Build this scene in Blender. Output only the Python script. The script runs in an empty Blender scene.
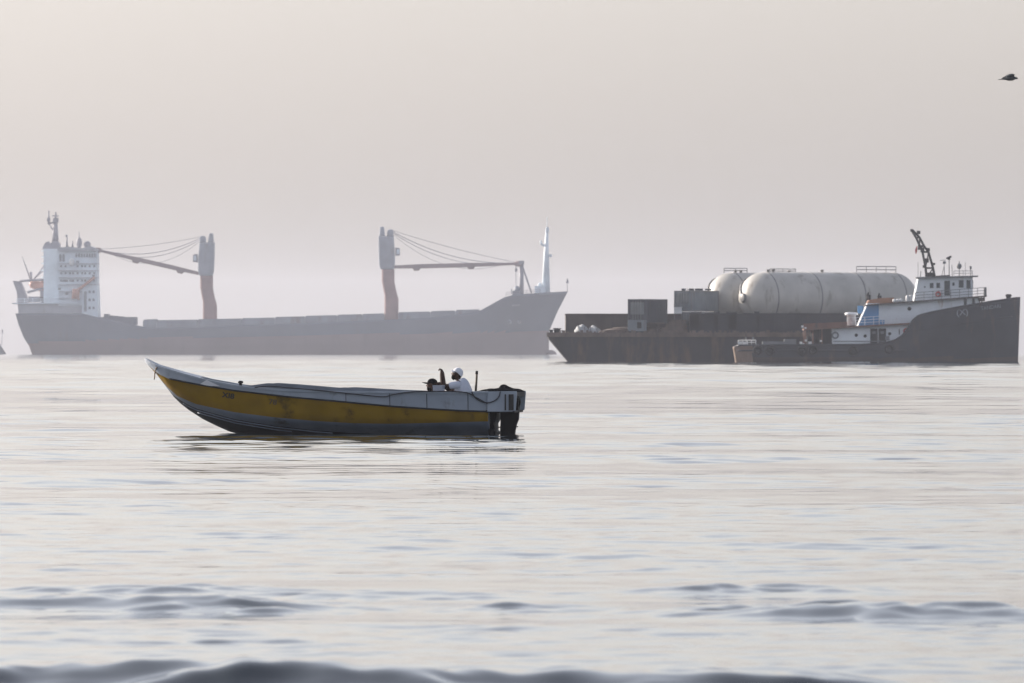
import bpy, bmesh, math, random
import numpy as np
from mathutils import Vector, Matrix
from mathutils.bvhtree import BVHTree

random.seed(7)
rng = np.random.default_rng(11)
scene = bpy.context.scene
COL = scene.collection
rad = math.radians

# ------------------------------------------------------------------ camera model
F = 11378.0            # focal length in pixels (400 mm on a 36 mm wide sensor, 1024 px)
H = 1.8                # eye height above the water
R = 7.4e6              # earth radius with refraction: distant hulls sit slightly below the eye's horizon
LEVEL = 346.4          # picture row of the eye level
SUN_AZ, SUN_EL = 57.0, 19.0     # degrees left of the view direction, elevation


class Place:
    """a plane at distance Y that turns the proportions measured in the photograph into metres"""
    def __init__(s, Y, pxc, size=1.0):
        s.Y = Y; s.size = size; s.S = Y / F / size; s.drop = Y * Y / (2 * R); s.pxc = pxc
        s.pw = LEVEL + F * (H + s.drop) / Y
        s.loc = Vector(((pxc - 512) * s.S * size, Y, -s.drop))
    def x(s, px): return (px - s.pxc) * s.S
    def z(s, py): return (s.pw - py) * s.S
    def p(s, px, py, y=0.0): return Vector((s.x(px), y, s.z(py)))
    def w(s, px, py, y=0.0): return s.loc + s.p(px, py, y) * s.size
    def poly(s, pts): return [(s.x(a), s.z(b)) for a, b in pts]


# ------------------------------------------------------------------ materials
def new_mat(name):
    m = bpy.data.materials.new(name); m.use_nodes = True
    nt = m.node_tree
    return m, nt, nt.nodes, nt.links, nt.nodes['Principled BSDF']


def paint(name, col, rough=.5, metal=0.0, spec=.5, stain=None, amount=.5, scale=1.0, stretch=(1, 1, .25),
          var=.18, bump=0.0):
    """painted / weathered surface: base colour, tonal variation and stains in vertical runs"""
    m, nt, N, L, P = new_mat(name)
    tc = N.new('ShaderNodeTexCoord'); mp = N.new('ShaderNodeMapping')
    L.new(tc.outputs['Object'], mp.inputs['Vector'])
    mp.inputs['Scale'].default_value = [k * scale for k in stretch]
    n1 = N.new('ShaderNodeTexNoise'); n1.inputs['Scale'].default_value = 1.0
    n1.inputs['Detail'].default_value = 6; n1.inputs['Roughness'].default_value = .65
    L.new(mp.outputs['Vector'], n1.inputs['Vector'])
    n2 = N.new('ShaderNodeTexNoise'); n2.inputs['Scale'].default_value = .6 * scale
    n2.inputs['Detail'].default_value = 4
    L.new(tc.outputs['Object'], n2.inputs['Vector'])
    r1 = N.new('ShaderNodeMapRange'); r1.inputs['From Min'].default_value = .3; r1.inputs['From Max'].default_value = .7
    r1.inputs['To Min'].default_value = 1 - var; r1.inputs['To Max'].default_value = 1 + var
    L.new(n2.outputs['Fac'], r1.inputs['Value'])
    mul = N.new('ShaderNodeVectorMath'); mul.operation = 'SCALE'
    mul.inputs[0].default_value = col; L.new(r1.outputs['Result'], mul.inputs['Scale'])
    out = mul.outputs['Vector']
    if stain is not None:
        r2 = N.new('ShaderNodeMapRange')
        lo = .72 - .4 * amount
        r2.inputs['From Min'].default_value = lo; r2.inputs['From Max'].default_value = lo + .18
        r2.interpolation_type = 'SMOOTHSTEP'
        L.new(n1.outputs['Fac'], r2.inputs['Value'])
        mx = N.new('ShaderNodeMix'); mx.data_type = 'RGBA'
        L.new(r2.outputs['Result'], mx.inputs['Factor'])
        L.new(out, mx.inputs[6]); mx.inputs[7].default_value = (*stain, 1)
        out = mx.outputs[2]
    L.new(out, P.inputs['Base Color'])
    P.inputs['Roughness'].default_value = rough; P.inputs['Metallic'].default_value = metal
    P.inputs['Specular IOR Level'].default_value = spec
    if bump:
        b = N.new('ShaderNodeBump'); b.inputs['Strength'].default_value = bump; b.inputs['Distance'].default_value = .02
        L.new(n1.outputs['Fac'], b.inputs['Height']); L.new(b.outputs['Normal'], P.inputs['Normal'])
    return m


RUST = (.13, .06, .03)
DRUST = (.07, .04, .028)
M = dict(
    ship_hull=paint('ship hull grey', (.055, .082, .125), .6, stain=(.065, .066, .072), amount=.35, scale=.15),
    ship_boot=paint('ship antifouling', (.145, .10, .105), .7, stain=(.11, .08, .08), amount=.5, scale=.12),
    ship_coaming=paint('ship coaming', (.165, .195, .24), .6, stain=(.13, .12, .12), amount=.5, scale=.3),
    ship_white=paint('ship white paint', (.66, .74, .80), .5, stain=(.46, .44, .42), amount=.3, scale=.3),
    ship_grey=paint('ship grey fittings', (.19, .19, .23), .6, scale=.4),
    ship_glass=paint('ship dark glass', (.14, .17, .21), .3, scale=1),
    ship_poop=paint('ship poop house', (.34, .36, .40), .55, stain=(.24, .21, .20), amount=.4, scale=.3),
    crane_red=paint('crane red paint', (.215, .10, .092), .5, stain=(.15, .095, .09), amount=.4, scale=.4),
    crane_white=paint('crane grey white paint', (.225, .25, .30), .5, stain=(.18, .18, .19), amount=.4, scale=.4),
    jib=paint('crane jib paint', (.20, .125, .125), .6, scale=.4),
    orange=paint('faded orange paint', (.42, .17, .11), .5, scale=.8),
    barge=paint('rusty barge plate', (.030, .029, .034), .75, stain=(.115, .070, .048), amount=.55, scale=.5, var=.35),
    barge_rim=paint('worn barge rim', (.125, .088, .070), .75, stain=(.06, .042, .036), amount=.5, scale=1.2, var=.35),
    wall=paint('rusty bulkhead', (.070, .052, .046), .75, stain=(.032, .028, .030), amount=.55, scale=.6, var=.3),
    wall_dark=paint('dark bulkhead', (.028, .031, .040), .7, stain=(.085, .058, .046), amount=.45, scale=.6, var=.3),
    tank=paint('weathered white tank', (.42, .405, .375), .5, stain=(.25, .225, .195), amount=.48, scale=.8, var=.12),
    tank_band=paint('tank seam', (.19, .185, .18), .5, scale=1),
    box_dark=paint('dark blue container', (.030, .038, .055), .55, stain=(.06, .05, .045), amount=.3, scale=.8),
    box_pale=paint('pale container door', (.13, .15, .16), .55, stain=(.09, .08, .075), amount=.4, scale=1),
    box_grey=paint('grey container', (.17, .20, .225), .55, stain=(.12, .105, .095), amount=.4, scale=1, stretch=(1.5, 1.5, .2)),
    white=paint('plain white paint', (.70, .70, .69), .45, stain=(.4, .34, .3), amount=.15, scale=1.2),
    tug_white=paint('tug white paint', (.70, .73, .76), .5, stain=(.36, .27, .21), amount=.32, scale=.9, var=.10),
    tug_hull=paint('tug hull black', (.022, .025, .035), .55, stain=(.075, .048, .040), amount=.45, scale=.5, var=.35),
    tug_boot=paint('tug worn bottom', (.050, .036, .033), .65, stain=(.095, .055, .042), amount=.5, scale=.5),
    tug_stern=paint('tug rusty stern', (.19, .13, .10), .6, stain=(.27, .20, .16), amount=.5, scale=1.5),
    rustdeck=paint('rust red deck edge', (.17, .078, .055), .65, stain=(.09, .06, .05), amount=.5, scale=1.5),
    rustorange=paint('rust orange casing', (.27, .12, .06), .6, stain=(.16, .09, .06), amount=.5, scale=1.2),
    blue=paint('sky blue paint', (.05, .20, .42), .5, stain=(.09, .16, .26), amount=.4, scale=1),
    dark=paint('dark fittings', (.016, .016, .019), .6, spec=.15, scale=1),
    midgrey=paint('mid grey fittings', (.16, .17, .18), .6, scale=1),
    glass=paint('dark window glass', (.03, .045, .055), .1, scale=1),
    rubber=paint('black rubber', (.018, .018, .018), .8, scale=2),
    red=paint('red paint', (.5, .06, .05), .5, scale=1),
    letter=paint('lettering pale', (.20, .21, .24), .6, var=.25, scale=2),
    letter_dark=paint('lettering dark', (.012, .010, .008), .6, scale=2),
    sk_white=paint('skiff grey white gelcoat', (.33, .37, .43), .42, spec=.3, stain=(.19, .195, .20), amount=.36, scale=2.5, stretch=(1, 1, .7), var=.14),
    sk_yellow=paint('skiff yellow gelcoat', (.225, .132, .003), .42, spec=.12, stain=(.09, .055, .005), amount=.45, scale=2.2, stretch=(.8, 1, .8), var=.25),
    sk_worn=paint('skiff worn yellow gelcoat', (.16, .12, .03), .5, spec=.12, stain=(.12, .10, .06), amount=.55, scale=2.6, stretch=(.5, 1, 1.5), var=.25),
    sk_strip=paint('skiff pale strip', (.155, .185, .24), .45, spec=.2, stain=(.07, .07, .07), amount=.45, scale=2.5, stretch=(.6, 1, 1.2), var=.2),
    sk_bottom=paint('skiff dark bottom', (.016, .019, .025), .5, spec=.2, stain=(.045, .045, .045), amount=.4, scale=2, stretch=(.4, 1, 2)),
    sk_rub=paint('skiff rubbing strip', (.016, .015, .016), .6, scale=3),
    sk_inside=paint('skiff inside', (.34, .37, .40), .6, stain=(.2, .19, .17), amount=.4, scale=3),
    canvas=paint('grey canvas', (.17, .19, .225), .85, scale=4, var=.2),
    black_cloth=paint('black cloth', (.010, .010, .012), .9, spec=0.0, scale=6),
    motor=paint('outboard black', (.006, .006, .008), .5, spec=.03, scale=4),
    rope=paint('dark rope', (.035, .035, .042), .9, scale=20),
    rope_tan=paint('tan rope', (.20, .13, .07), .9, scale=20),
    wood=paint('wooden pole', (.10, .075, .05), .7, scale=8),
    boxwhite=paint('cool box plastic', (.24, .26, .32), .5, scale=5, var=.1),
    skin=paint('skin', (.038, .017, .011), .6, spec=.2, scale=12, var=.12),
    eye=paint('eye', (.02, .015, .012), .2, scale=20),
    hair=paint('dark hair', (.008, .006, .005),   .8, spec=0.0, scale=30),
    shirt=paint('white cotton', (.50, .53, .62), .85, scale=9, var=.10, bump=.4),
    capwhite=paint('white cap cotton', (.66, .68, .74), .85, scale=12, var=.06),
    shirtdark=paint('dark cotton', (.018, .018, .021), .9, spec=0.0, scale=9),
    trousers=paint('dark trousers', (.016, .016, .022), .85, scale=9),
    bird=paint('dark plumage', (.070, .078, .080), .8, spec=.1, scale=25, var=.35),
)


# ------------------------------------------------------------------ mesh builder
class MB:
    def __init__(s): s.v = []; s.f = []; s.m = []; s.sm = []
    def add(s, vs, fs, mi=0, smooth=False):
        o = len(s.v); s.v += [tuple(q) for q in vs]
        for f in fs: s.f.append([i + o for i in f]); s.m.append(mi); s.sm.append(smooth)
    def box(s, c, d, mi=0, rot=None):
        x, y, z = [k / 2 for k in d]
        vs = [Vector((a, b, e)) for a in (-x, x) for b in (-y, y) for e in (-z, z)]
        if rot is not None: vs = [rot @ q for q in vs]
        c = Vector(c)
        s.add([q + c for q in vs], [(0, 1, 3, 2), (4, 6, 7, 5), (0, 4, 5, 1), (2, 3, 7, 6), (0, 2, 6, 4), (1, 5, 7, 3)], mi)
    def prism(s, pts, y0, y1, mi=0):
        n = len(pts)
        a = sum(pts[i][0] * pts[(i + 1) % n][1] - pts[(i + 1) % n][0] * pts[i][1] for i in range(n))
        if a < 0: pts = pts[::-1]
        vs = [(x, y0, z) for x, z in pts] + [(x, y1, z) for x, z in pts]
        fs = [list(range(n)), list(range(2 * n - 1, n - 1, -1))]
        fs += [[i, i + n, (i + 1) % n + n, (i + 1) % n] for i in range(n)]
        s.add(vs, fs, mi)
    def tube(s, pts, r, n=6, mi=0):
        pts = [Vector(p) for p in pts]
        rs = r if isinstance(r, (list, tuple)) else [r] * len(pts)
        rings = []; up = None
        for i, p in enumerate(pts):
            t = (pts[min(i + 1, len(pts) - 1)] - pts[max(i - 1, 0)]).normalized()
            if up is None:
                up = Vector((0, 0, 1)) if abs(t.z) < .9 else Vector((1, 0, 0))
            a = t.cross(up).normalized(); b = a.cross(t).normalized(); up = b
            rings.append([p + rs[i] * (math.cos(2 * math.pi * k / n) * a + math.sin(2 * math.pi * k / n) * b) for k in range(n)])
        vs = [q for g in rings for q in g]; fs = []
        for i in range(len(pts) - 1):
            for k in range(n):
                fs.append((i * n + k, i * n + (k + 1) % n, (i + 1) * n + (k + 1) % n, (i + 1) * n + k))
        fs.append(list(range(n))[::-1]); fs.append([(len(pts) - 1) * n + k for k in range(n)])
        s.add(vs, fs, mi, n > 5)
    def lathe(s, prof, c, axis=Vector((0, 0, 1)), n=24, mi=0, smooth=True):
        """prof: (radius, height along axis)"""
        axis = Vector(axis).normalized(); c = Vector(c)
        u = axis.orthogonal().normalized(); w = axis.cross(u)
        vs = []; fs = []
        for r, h in prof:
            for k in range(n):
                t = 2 * math.pi * k / n
                vs.append(c + axis * h + max(r, 1e-4) * (math.cos(t) * u + math.sin(t) * w))
        for i in range(len(prof) - 1):
            for k in range(n):
                fs.append((i * n + k, i * n + (k + 1) % n, (i + 1) * n + (k + 1) % n, (i + 1) * n + k))
        fs.append(list(range(n))[::-1]); fs.append([(len(prof) - 1) * n + k for k in range(n)])
        s.add(vs, fs, mi, smooth)
    def ball(s, c, r, mi=0, n=12):
        r = Vector((r, r, r)) if not isinstance(r, (tuple, list, Vector)) else Vector(r)
        c = Vector(c); vs = []; fs = []
        for i in range(n + 1):
            t = math.pi * i / n
            for k in range(2 * n):
                p = 2 * math.pi * k / (2 * n)
                vs.append(c + Vector((r.x * math.sin(t) * math.cos(p), r.y * math.sin(t) * math.sin(p), r.z * math.cos(t))))
        for i in range(n):
            for k in range(2 * n):
                fs.append((i * 2 * n + k, (i + 1) * 2 * n + k, (i + 1) * 2 * n + (k + 1) % (2 * n), i * 2 * n + (k + 1) % (2 * n)))
        s.add(vs, fs, mi, True)
    def rail(s, pts, h, r, gap, bars=2, mi=0):
        pts = [Vector(p) for p in pts]
        for j in range(bars):
            k = h * (j + 1) / bars
            s.tube([p + Vector((0, 0, k)) for p in pts], r, 5, mi)
        for a, b in zip(pts[:-1], pts[1:]):
            n = max(1, int(round((b - a).length / gap)))
            for i in range(n + 1):
                q = a.lerp(b, i / n)
                s.tube([q - Vector((0, 0, .02)), q + Vector((0, 0, h))], r, 5, mi)
    def torus(s, c, R_, r, axis, mi=0, n=20, k=8):
        axis = Vector(axis).normalized(); u = axis.orthogonal().normalized(); w = axis.cross(u); c = Vector(c)
        vs = []; fs = []
        for i in range(n):
            t = 2 * math.pi * i / n; d = math.cos(t) * u + math.sin(t) * w
            for j in range(k):
                q = 2 * math.pi * j / k
                vs.append(c + d * (R_ + r * math.cos(q)) + axis * r * math.sin(q))
        for i in range(n):
            for j in range(k):
                fs.append((i * k + j, ((i + 1) % n) * k + j, ((i + 1) % n) * k + (j + 1) % k, i * k + (j + 1) % k))
        s.add(vs, fs, mi, True)
    def mesh(s, name, mats):
        me = bpy.data.meshes.new(name)
        me.from_pydata(s.v, [], s.f); me.validate()
        for m in mats: me.materials.append(m)
        if len(me.polygons) == len(s.m):
            me.polygons.foreach_set('material_index', s.m)
            me.polygons.foreach_set('use_smooth', s.sm)
        bm = bmesh.new(); bm.from_mesh(me); bmesh.ops.recalc_face_normals(bm, faces=bm.faces); bm.to_mesh(me); bm.free()
        me.update()
        return me
    def build(s, name, mats, parent=None, loc=None):
        if not isinstance(mats, (list, tuple)): mats = [mats]
        o = bpy.data.objects.new(name, s.mesh(name, mats)); COL.objects.link(o)
        if parent is not None: o.parent = parent
        if loc is not None: o.location = loc
        return o
    def build_each(s, name, mats, parent):
        """one object for every piece that does not touch another"""
        if not isinstance(mats, (list, tuple)): mats = [mats]
        par = list(range(len(s.v)))
        def find(a):
            while par[a] != a: par[a] = par[par[a]]; a = par[a]
            return a
        for f in s.f:
            for k in f[1:]: par[find(k)] = find(f[0])
        isl = {}
        for i, f in enumerate(s.f): isl.setdefault(find(f[0]), []).append(i)
        gs = []
        for fs in isl.values():
            vs = np.array([s.v[k] for i in fs for k in s.f[i]])
            gs.append([vs.min(0) - .02, vs.max(0) + .02, list(fs)])
        done = False
        while not done:
            done = True
            for i in range(len(gs)):
                for j in range(i + 1, len(gs)):
                    if (gs[i][0] <= gs[j][1]).all() and (gs[j][0] <= gs[i][1]).all():
                        gs[i] = [np.minimum(gs[i][0], gs[j][0]), np.maximum(gs[i][1], gs[j][1]), gs[i][2] + gs[j][2]]
                        gs.pop(j); done = False; break
                if not done: break
        out = []
        for g in gs:
            mb = MB(); ix = {}
            for i in g[2]:
                f = []
                for k in s.f[i]:
                    if k not in ix: ix[k] = len(mb.v); mb.v.append(s.v[k])
                    f.append(ix[k])
                mb.f.append(f); mb.m.append(s.m[i]); mb.sm.append(s.sm[i])
            out.append(mb.build(name, mats, parent))
        return out
    def bvh(s): return BVHTree.FromPolygons([Vector(q) for q in s.v], s.f)


def tag(o, label=None, cat=None, group=None, kind=None):
    if label: o['label'] = label
    if cat: o['category'] = cat
    if group: o['group'] = group
    if kind: o['kind'] = kind
    return o


def thing(name, label, cat, loc, rz=0, group=None):
    o = bpy.data.objects.new(name, None); COL.objects.link(o)
    o.location = loc; o.rotation_euler = (0, 0, rz); o.empty_display_size = .3
    return tag(o, label, cat, group)


def interp(pts):
    xs = [a for a, _ in pts]; ys = [b for _, b in pts]
    return lambda x: float(np.interp(x, xs, ys))


def text_mesh(txt, size, mat, name, parent, centre, width=None, tilt=0.0, bvh=None, lift=.03, bold=0.0, extrude=.01):
    """flat lettering facing the viewer's side (-y), laid onto the plating with bvh"""
    cu = bpy.data.curves.new(name, 'FONT'); cu.body = txt; cu.size = size; cu.align_x = 'CENTER'; cu.align_y = 'CENTER'
    cu.offset = bold; cu.extrude = 0.0; cu.resolution_u = 3
    ob = bpy.data.objects.new(name, cu); COL.objects.link(ob)
    dg = bpy.context.evaluated_depsgraph_get()
    me = bpy.data.meshes.new_from_object(ob.evaluated_get(dg))
    bpy.data.objects.remove(ob)
    vs = [v.co.copy() for v in me.vertices]
    w = max(v.x for v in vs) - min(v.x for v in vs)
    k = (width / w) if width else 1.0
    c, s_ = math.cos(tilt), math.sin(tilt)
    out = []
    for v in vs:
        x, z = v.x * k, v.y
        X = centre[0] + c * x - s_ * z; Z = centre[2] + s_ * x + c * z
        y = centre[1]
        if bvh is not None:
            hit = bvh.ray_cast(Vector((X, -60, Z)), Vector((0, 1, 0)))
            if hit[0] is not None: y = hit[0].y - lift
        out.append((X, y, Z))
    n = len(out); fs = [list(p.vertices) for p in me.polygons]
    edges = {}
    for f in fs:
        for a, b in zip(f, f[1:] + f[:1]): edges.setdefault(frozenset((a, b)), []).append((a, b))
    mb = MB()
    back = [(x, y + extrude, z) for x, y, z in out]
    fs2 = fs + [[i + n for i in f[::-1]] for f in fs] + [[e[0][1], e[0][0], e[0][0] + n, e[0][1] + n] for e in edges.values() if len(e) == 1]
    mb.add(out + back, fs2)
    bpy.data.meshes.remove(me)
    return mb.build(name, mat, parent)


def loft_hull(stern, stem, deck, B, zbot, nu, nv, bow_u, stern_u, transom, bow_full, boot=None, mats=1, xbreaks=()):
    """stern / stem: (z -> x) profiles, deck: x -> z; returns MB and breadth grid"""
    mb = MB(); rows = []
    us = sorted(set([i / nu for i in range(nu + 1)] + list(xbreaks)))
    for v in [j / nv for j in range(nv + 1)]:
        row = []
        for u in us:
            zs = zbot + v * (deck(stern(1e9)) - zbot); zb = zbot + v * (deck(stem(1e9)) - zbot)
            x0, x1 = stern(zs), stem(zb)
            x = x0 + (x1 - x0) * u
            z = zbot + v * (deck(x) - zbot)
            b = B * (.90 + .10 * min(1, v * 1.8))
            if u > bow_u:
                t = (u - bow_u) / (1 - bow_u)
                b *= max(0, 1 - t ** (bow_full[0] + (bow_full[1] - bow_full[0]) * v))
            if u < stern_u:
                t = 1 - u / stern_u
                tr = transom[0] + (transom[1] - transom[0]) * v
                b *= 1 - (1 - tr) * t ** 2.2
            row.append((x, max(b, .05), z))
        rows.append(row)
    n = len(us)
    for side in (-1, 1):
        vs = [(x, side * b, z) for r in rows for x, b, z in r]; o = len(mb.v); mb.v += vs
        for j in range(nv):
            for i in range(n - 1):
                f = [o + j * n + i, o + j * n + i + 1, o + (j + 1) * n + i + 1, o + (j + 1) * n + i]
                zc = sum(mb.v[k][2] for k in f) / 4; xc = sum(mb.v[k][0] for k in f) / 4
                mb.f.append(f); mb.m.append(boot(xc, zc) if boot else 0); mb.sm.append(True)
    h = n * (nv + 1)
    for i in range(n - 1):      # deck and bottom
        mb.f.append([nv * n + i, nv * n + i + 1, h + nv * n + i + 1, h + nv * n + i]); mb.m.append(0); mb.sm.append(False)
        mb.f.append([i, i + 1, h + i + 1, h + i]); mb.m.append(mats - 1); mb.sm.append(False)
    for j in range(nv):         # transom and stem
        for k in (0, n - 1):
            f = [j * n + k, (j + 1) * n + k, h + (j + 1) * n + k, h + j * n + k]
            zc = sum(mb.v[q][2] for q in f) / 4; xc = sum(mb.v[q][0] for q in f) / 4
            mb.f.append(f); mb.m.append(boot(xc, zc) if boot else 0); mb.sm.append(False)
    return mb


def prof(pts):
    """(z, x) profile with z ascending; a huge z returns the top"""
    pts = sorted(pts); zs = [a for a, _ in pts]; xs = [b for _, b in pts]
    return lambda z: float(np.interp(z, zs, xs))


# ================================================================== SEA
def build_sea():
    a_f = np.arange(-0.062, 0.0621, 0.0006)
    out = [0.062]; st = .0009
    while out[-1] < math.pi:
        out.append(out[-1] + st); st *= 1.22
    side = np.array(out[1:]); side = side[side < math.pi - .02]
    ang = np.concatenate([-side[::-1], a_f, side])
    da = np.gradient(ang)
    r = [1.0]
    while r[-1] < 6500:
        q = r[-1]
        k = .03 if q < 45 else (.0010 if q < 115 else (.0012 if q < 300 else .0021 if q < 1500 else (.004 if q < 2500 else .012)))
        r.append(q * (1 + k))
    r = np.array(r); dr = np.gradient(r)
    Rr, Aa = np.meshgrid(r, ang, indexing='ij')
    X = Rr * np.sin(Aa); Y = Rr * np.cos(Aa)
    Z = np.zeros_like(X)
    step = np.maximum(dr[:, None] * np.ones_like(X), 0)
    lat = Rr * da[None, :]
    # gust patches: slow modulation of the ripple height
    def slow(x, y, n, lo, hi, seed):
        g = np.random.default_rng(seed); s = np.zeros_like(x)
        for _ in range(n):
            lam = math.exp(g.uniform(math.log(lo), math.log(hi))); t = g.uniform(0, 2 * math.pi)
            s += np.sin(2 * math.pi / lam * (x * math.cos(t) * .45 + y * math.sin(t)) + g.uniform(0, 6.28))
        return s / math.sqrt(n / 2)
    gust = np.clip(.8 + .5 * slow(X, Y, 10, 5, 60, 3), .25, 1.9)
    calm = np.interp(Rr, [60, 100, 130, 170, 250, 500], [1.1, 1.2, 1.9, 3.4, 3.4, 2.6])
    g = np.random.default_rng(5)
    for i in range(64):
        lam = math.exp(g.uniform(math.log(.32), math.log(3.6)))
        th = g.normal(0, .75)
        k = 2 * math.pi / lam
        slope = .0034 * (lam / 1.6) ** -.45 * g.uniform(.5, 1.3)
        amp = slope / k
        fade = np.clip((lam / step - 2.5) / 3, 0, 1) * np.clip((lam / np.maximum(abs(math.sin(th)), .15) / lat - 2.2) / 3, 0, 1)
        ph = k * (X * math.sin(th) + Y * math.cos(th)) + g.uniform(0, 6.28)
        s = np.sin(ph)
        Z += amp * fade * gust * calm * (s + .28 * np.cos(2 * ph))
    # small wavelets close in
    g = np.random.default_rng(9); gust2 = np.clip(.5 + .55 * slow(X, Y, 12, 1.5, 14, 8), .05, 1.8)
    near = Rr < 190; xn, yn = X[near], Y[near]; zn = np.zeros_like(xn)
    for i in range(46):
        lam = math.exp(g.uniform(math.log(.17), math.log(1.0))); th = g.normal(0, .6); k = 2 * math.pi / lam
        fade = np.clip((lam / step[near] - 2.2) / 2, 0, 1) * np.clip((190 - Rr[near]) / 70, 0, 1)
        zn += .0058 * g.uniform(.5, 1.3) / k * fade * np.sin(k * (xn * math.sin(th) + yn * math.cos(th)) + g.uniform(0, 6.28))
    fine = np.zeros_like(X); fine[near] = zn
    Z += fine * gust2
    # longer chop further out
    g = np.random.default_rng(15)
    for i in range(44):
        lam = math.exp(g.uniform(math.log(4.5), math.log(26))); th = g.normal(0, .75); k = 2 * math.pi / lam
        amp = .0062 * g.uniform(.5, 1.3) / k
        fade = np.clip((lam / step - 2.2) / 2, 0, 1) * np.clip((lam / np.maximum(abs(math.sin(th)), .15) / lat - 2.2) / 3, 0, 1) * np.clip((Rr - 230) / 350, 0, 1)
        ph = k * (X * math.sin(th) + Y * math.cos(th)) + g.uniform(0, 6.28)
        Z += amp * fade * (np.sin(ph) + .2 * np.cos(2 * ph))
    # low swell rolling towards the beach
    Z += .012 * np.sin(2 * math.pi / 17.5 * (Y + .05 * X) + 1.1) * np.clip((400 - Rr) / 200, 0, 1) * np.clip((17.5 / lat - 3) / 3, 0, 1)

    def lump(x, seed, lo, hi):
        gg = np.random.default_rng(seed); s = np.zeros_like(x)
        for _ in range(7):
            s += np.sin(2 * math.pi * x / math.exp(gg.uniform(math.log(lo), math.log(hi))) + gg.uniform(0, 6.28))
        return s / 2.6

    # rising crests near the shore: centre and half length in photo columns, row of the trough, height, widths
    def crest(pc, hw, row, A, fw, bw, seed):
        gg = np.random.default_rng(seed + 500)
        one(pc, hw, row, A * (.74 if row < 680 else .92), fw, bw, seed)
        d0 = F * H / (row - LEVEL)
        for k in range(0 if row < 580 else (4 if row < 680 else 1)):
            dy = gg.uniform(-.9, 1.6)
            one(pc + hw * gg.uniform(-.8, .8), hw * gg.uniform(.6, 1.2), LEVEL + F * H / (d0 + dy), A * gg.uniform(.07, .13), fw * gg.uniform(.5, .8), bw * .6, seed + 40 * (k + 2))

    def one(pc, hw, row, A, fw, bw, seed):
        nonlocal Z
        d = F * H / (row - LEVEL); s = d / F
        xc, wx = (pc - 512) * s, hw * s
        m = abs(d - Rr) < 8
        x = X[m]; y = Y[m]
        yc = d + .22 * lump(x, seed, 1.5, 9) + .05 * lump(x, seed + 5, .35, 1.2)
        env = np.exp(-np.abs((x - xc) / wx) ** 3)
        env = env * np.clip(1 + .13 * lump(x, seed + 1, 1.2, 5) + .07 * lump(x, seed + 2, .25, .8), .1, 2)
        t = y - yc
        w = np.where(t < 0, fw * (1 + .25 * lump(x, seed + 3, .8, 3)), bw)
        bump = env * np.exp(-(t / np.maximum(w, .1)) ** 2)
        Z[m] += A * bump + fine[m] * np.clip(bump, 0, 1) * 1.6
    crest(120, 170, 609, .10, .42, 1.5, 21)
    crest(225, 130, 611, .026, .5, 1.2, 132)
    crest(415, 130, 596, .034, .40, 1.2, 23)
    crest(540, 80, 609, .04, .40, 1.1, 24)
    crest(905, 180, 619, .10, .42, 1.5, 25)
    crest(740, 130, 613, .040, .45, 1.2, 126)
    crest(770, 140, 592, .038, .45, 1.2, 27)
    crest(170, 140, 590, .032, .45, 1.2, 28)
    crest(555, 130, 555, .042, .50, 1.4, 29)
    crest(860, 140, 545, .028, .55, 1.4, 30)
    crest(340, 130, 541, .022, .55, 1.4, 31)
    crest(690, 100, 571, .024, .5, 1.2, 32)
    crest(180, 150, 645, .012, .45, 1.2, 33)
    crest(500, 1500, 520, .004, .8, 1.6, 34)
    crest(-700, 700, 612, .07, .42, 1.5, 35)
    crest(1750, 600, 610, .07, .42, 1.5, 36)
    crest(310, 170, 695, .150, .42, 1.6, 41)
    crest(40, 190, 692, .115, .36, 1.5, 42)
    crest(650, 250, 693, .125, .36, 1.5, 43)
    crest(-900, 800, 694, .12, .42, 1.5, 44)
    crest(1700, 500, 694, .10, .42, 1.5, 45)
    Z -= Rr ** 2 / (2 * R)
    nr, na = X.shape
    co = np.stack([X, Y, Z], -1).reshape(-1, 3)
    co = np.vstack([co, [[0, 0, 0]]])
    i = np.arange(nr - 1)[:, None]; j = np.arange(na)[None, :]; j2 = (j + 1) % na
    quads = np.stack([(i * na + j), (i * na + j2), ((i + 1) * na + j2), ((i + 1) * na + j)], -1).reshape(-1, 4)
    tris = np.stack([np.full(na, nr * na), (np.arange(na) + 1) % na, np.arange(na)], -1)
    me = bpy.data.meshes.new('sea')
    nq, ntr = len(quads), len(tris)
    me.vertices.add(len(co)); me.vertices.foreach_set('co', co.astype(np.float32).ravel())
    me.loops.add(nq * 4 + ntr * 3)
    me.loops.foreach_set('vertex_index', np.concatenate([quads[:, ::-1].ravel(), tris[:, ::-1].ravel()]).astype(np.int32))
    me.polygons.add(nq + ntr)
    me.polygons.foreach_set('loop_start', np.concatenate([np.arange(nq) * 4, nq * 4 + np.arange(ntr) * 3]).astype(np.int32))
    me.polygons.foreach_set('use_smooth', np.ones(nq + ntr, bool))
    me.update(calc_edges=True); me.validate()
    bmn = me.polygons[10].normal.z
    if bmn < 0: me.flip_normals()
    m, nt, N, L, P = new_mat('sea water')
    P.inputs['Base Color'].default_value = (.022, .030, .036, 1)
    P.inputs['IOR'].default_value = 1.333
    tc = N.new('ShaderNodeTexCoord')
    mp = N.new('ShaderNodeMapping'); mp.inputs['Scale'].default_value = (.02, .006, 1)
    L.new(tc.outputs['Object'], mp.inputs['Vector'])
    nz = N.new('ShaderNodeTexNoise'); nz.inputs['Scale'].default_value = 1; nz.inputs['Detail'].default_value = 5
    L.new(mp.outputs['Vector'], nz.inputs['Vector'])
    sep = N.new('ShaderNodeSeparateXYZ'); L.new(tc.outputs['Object'], sep.inputs[0])
    rg = N.new('ShaderNodeMapRange'); rg.inputs['From Min'].default_value = 120; rg.inputs['From Max'].default_value = 1200
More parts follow.
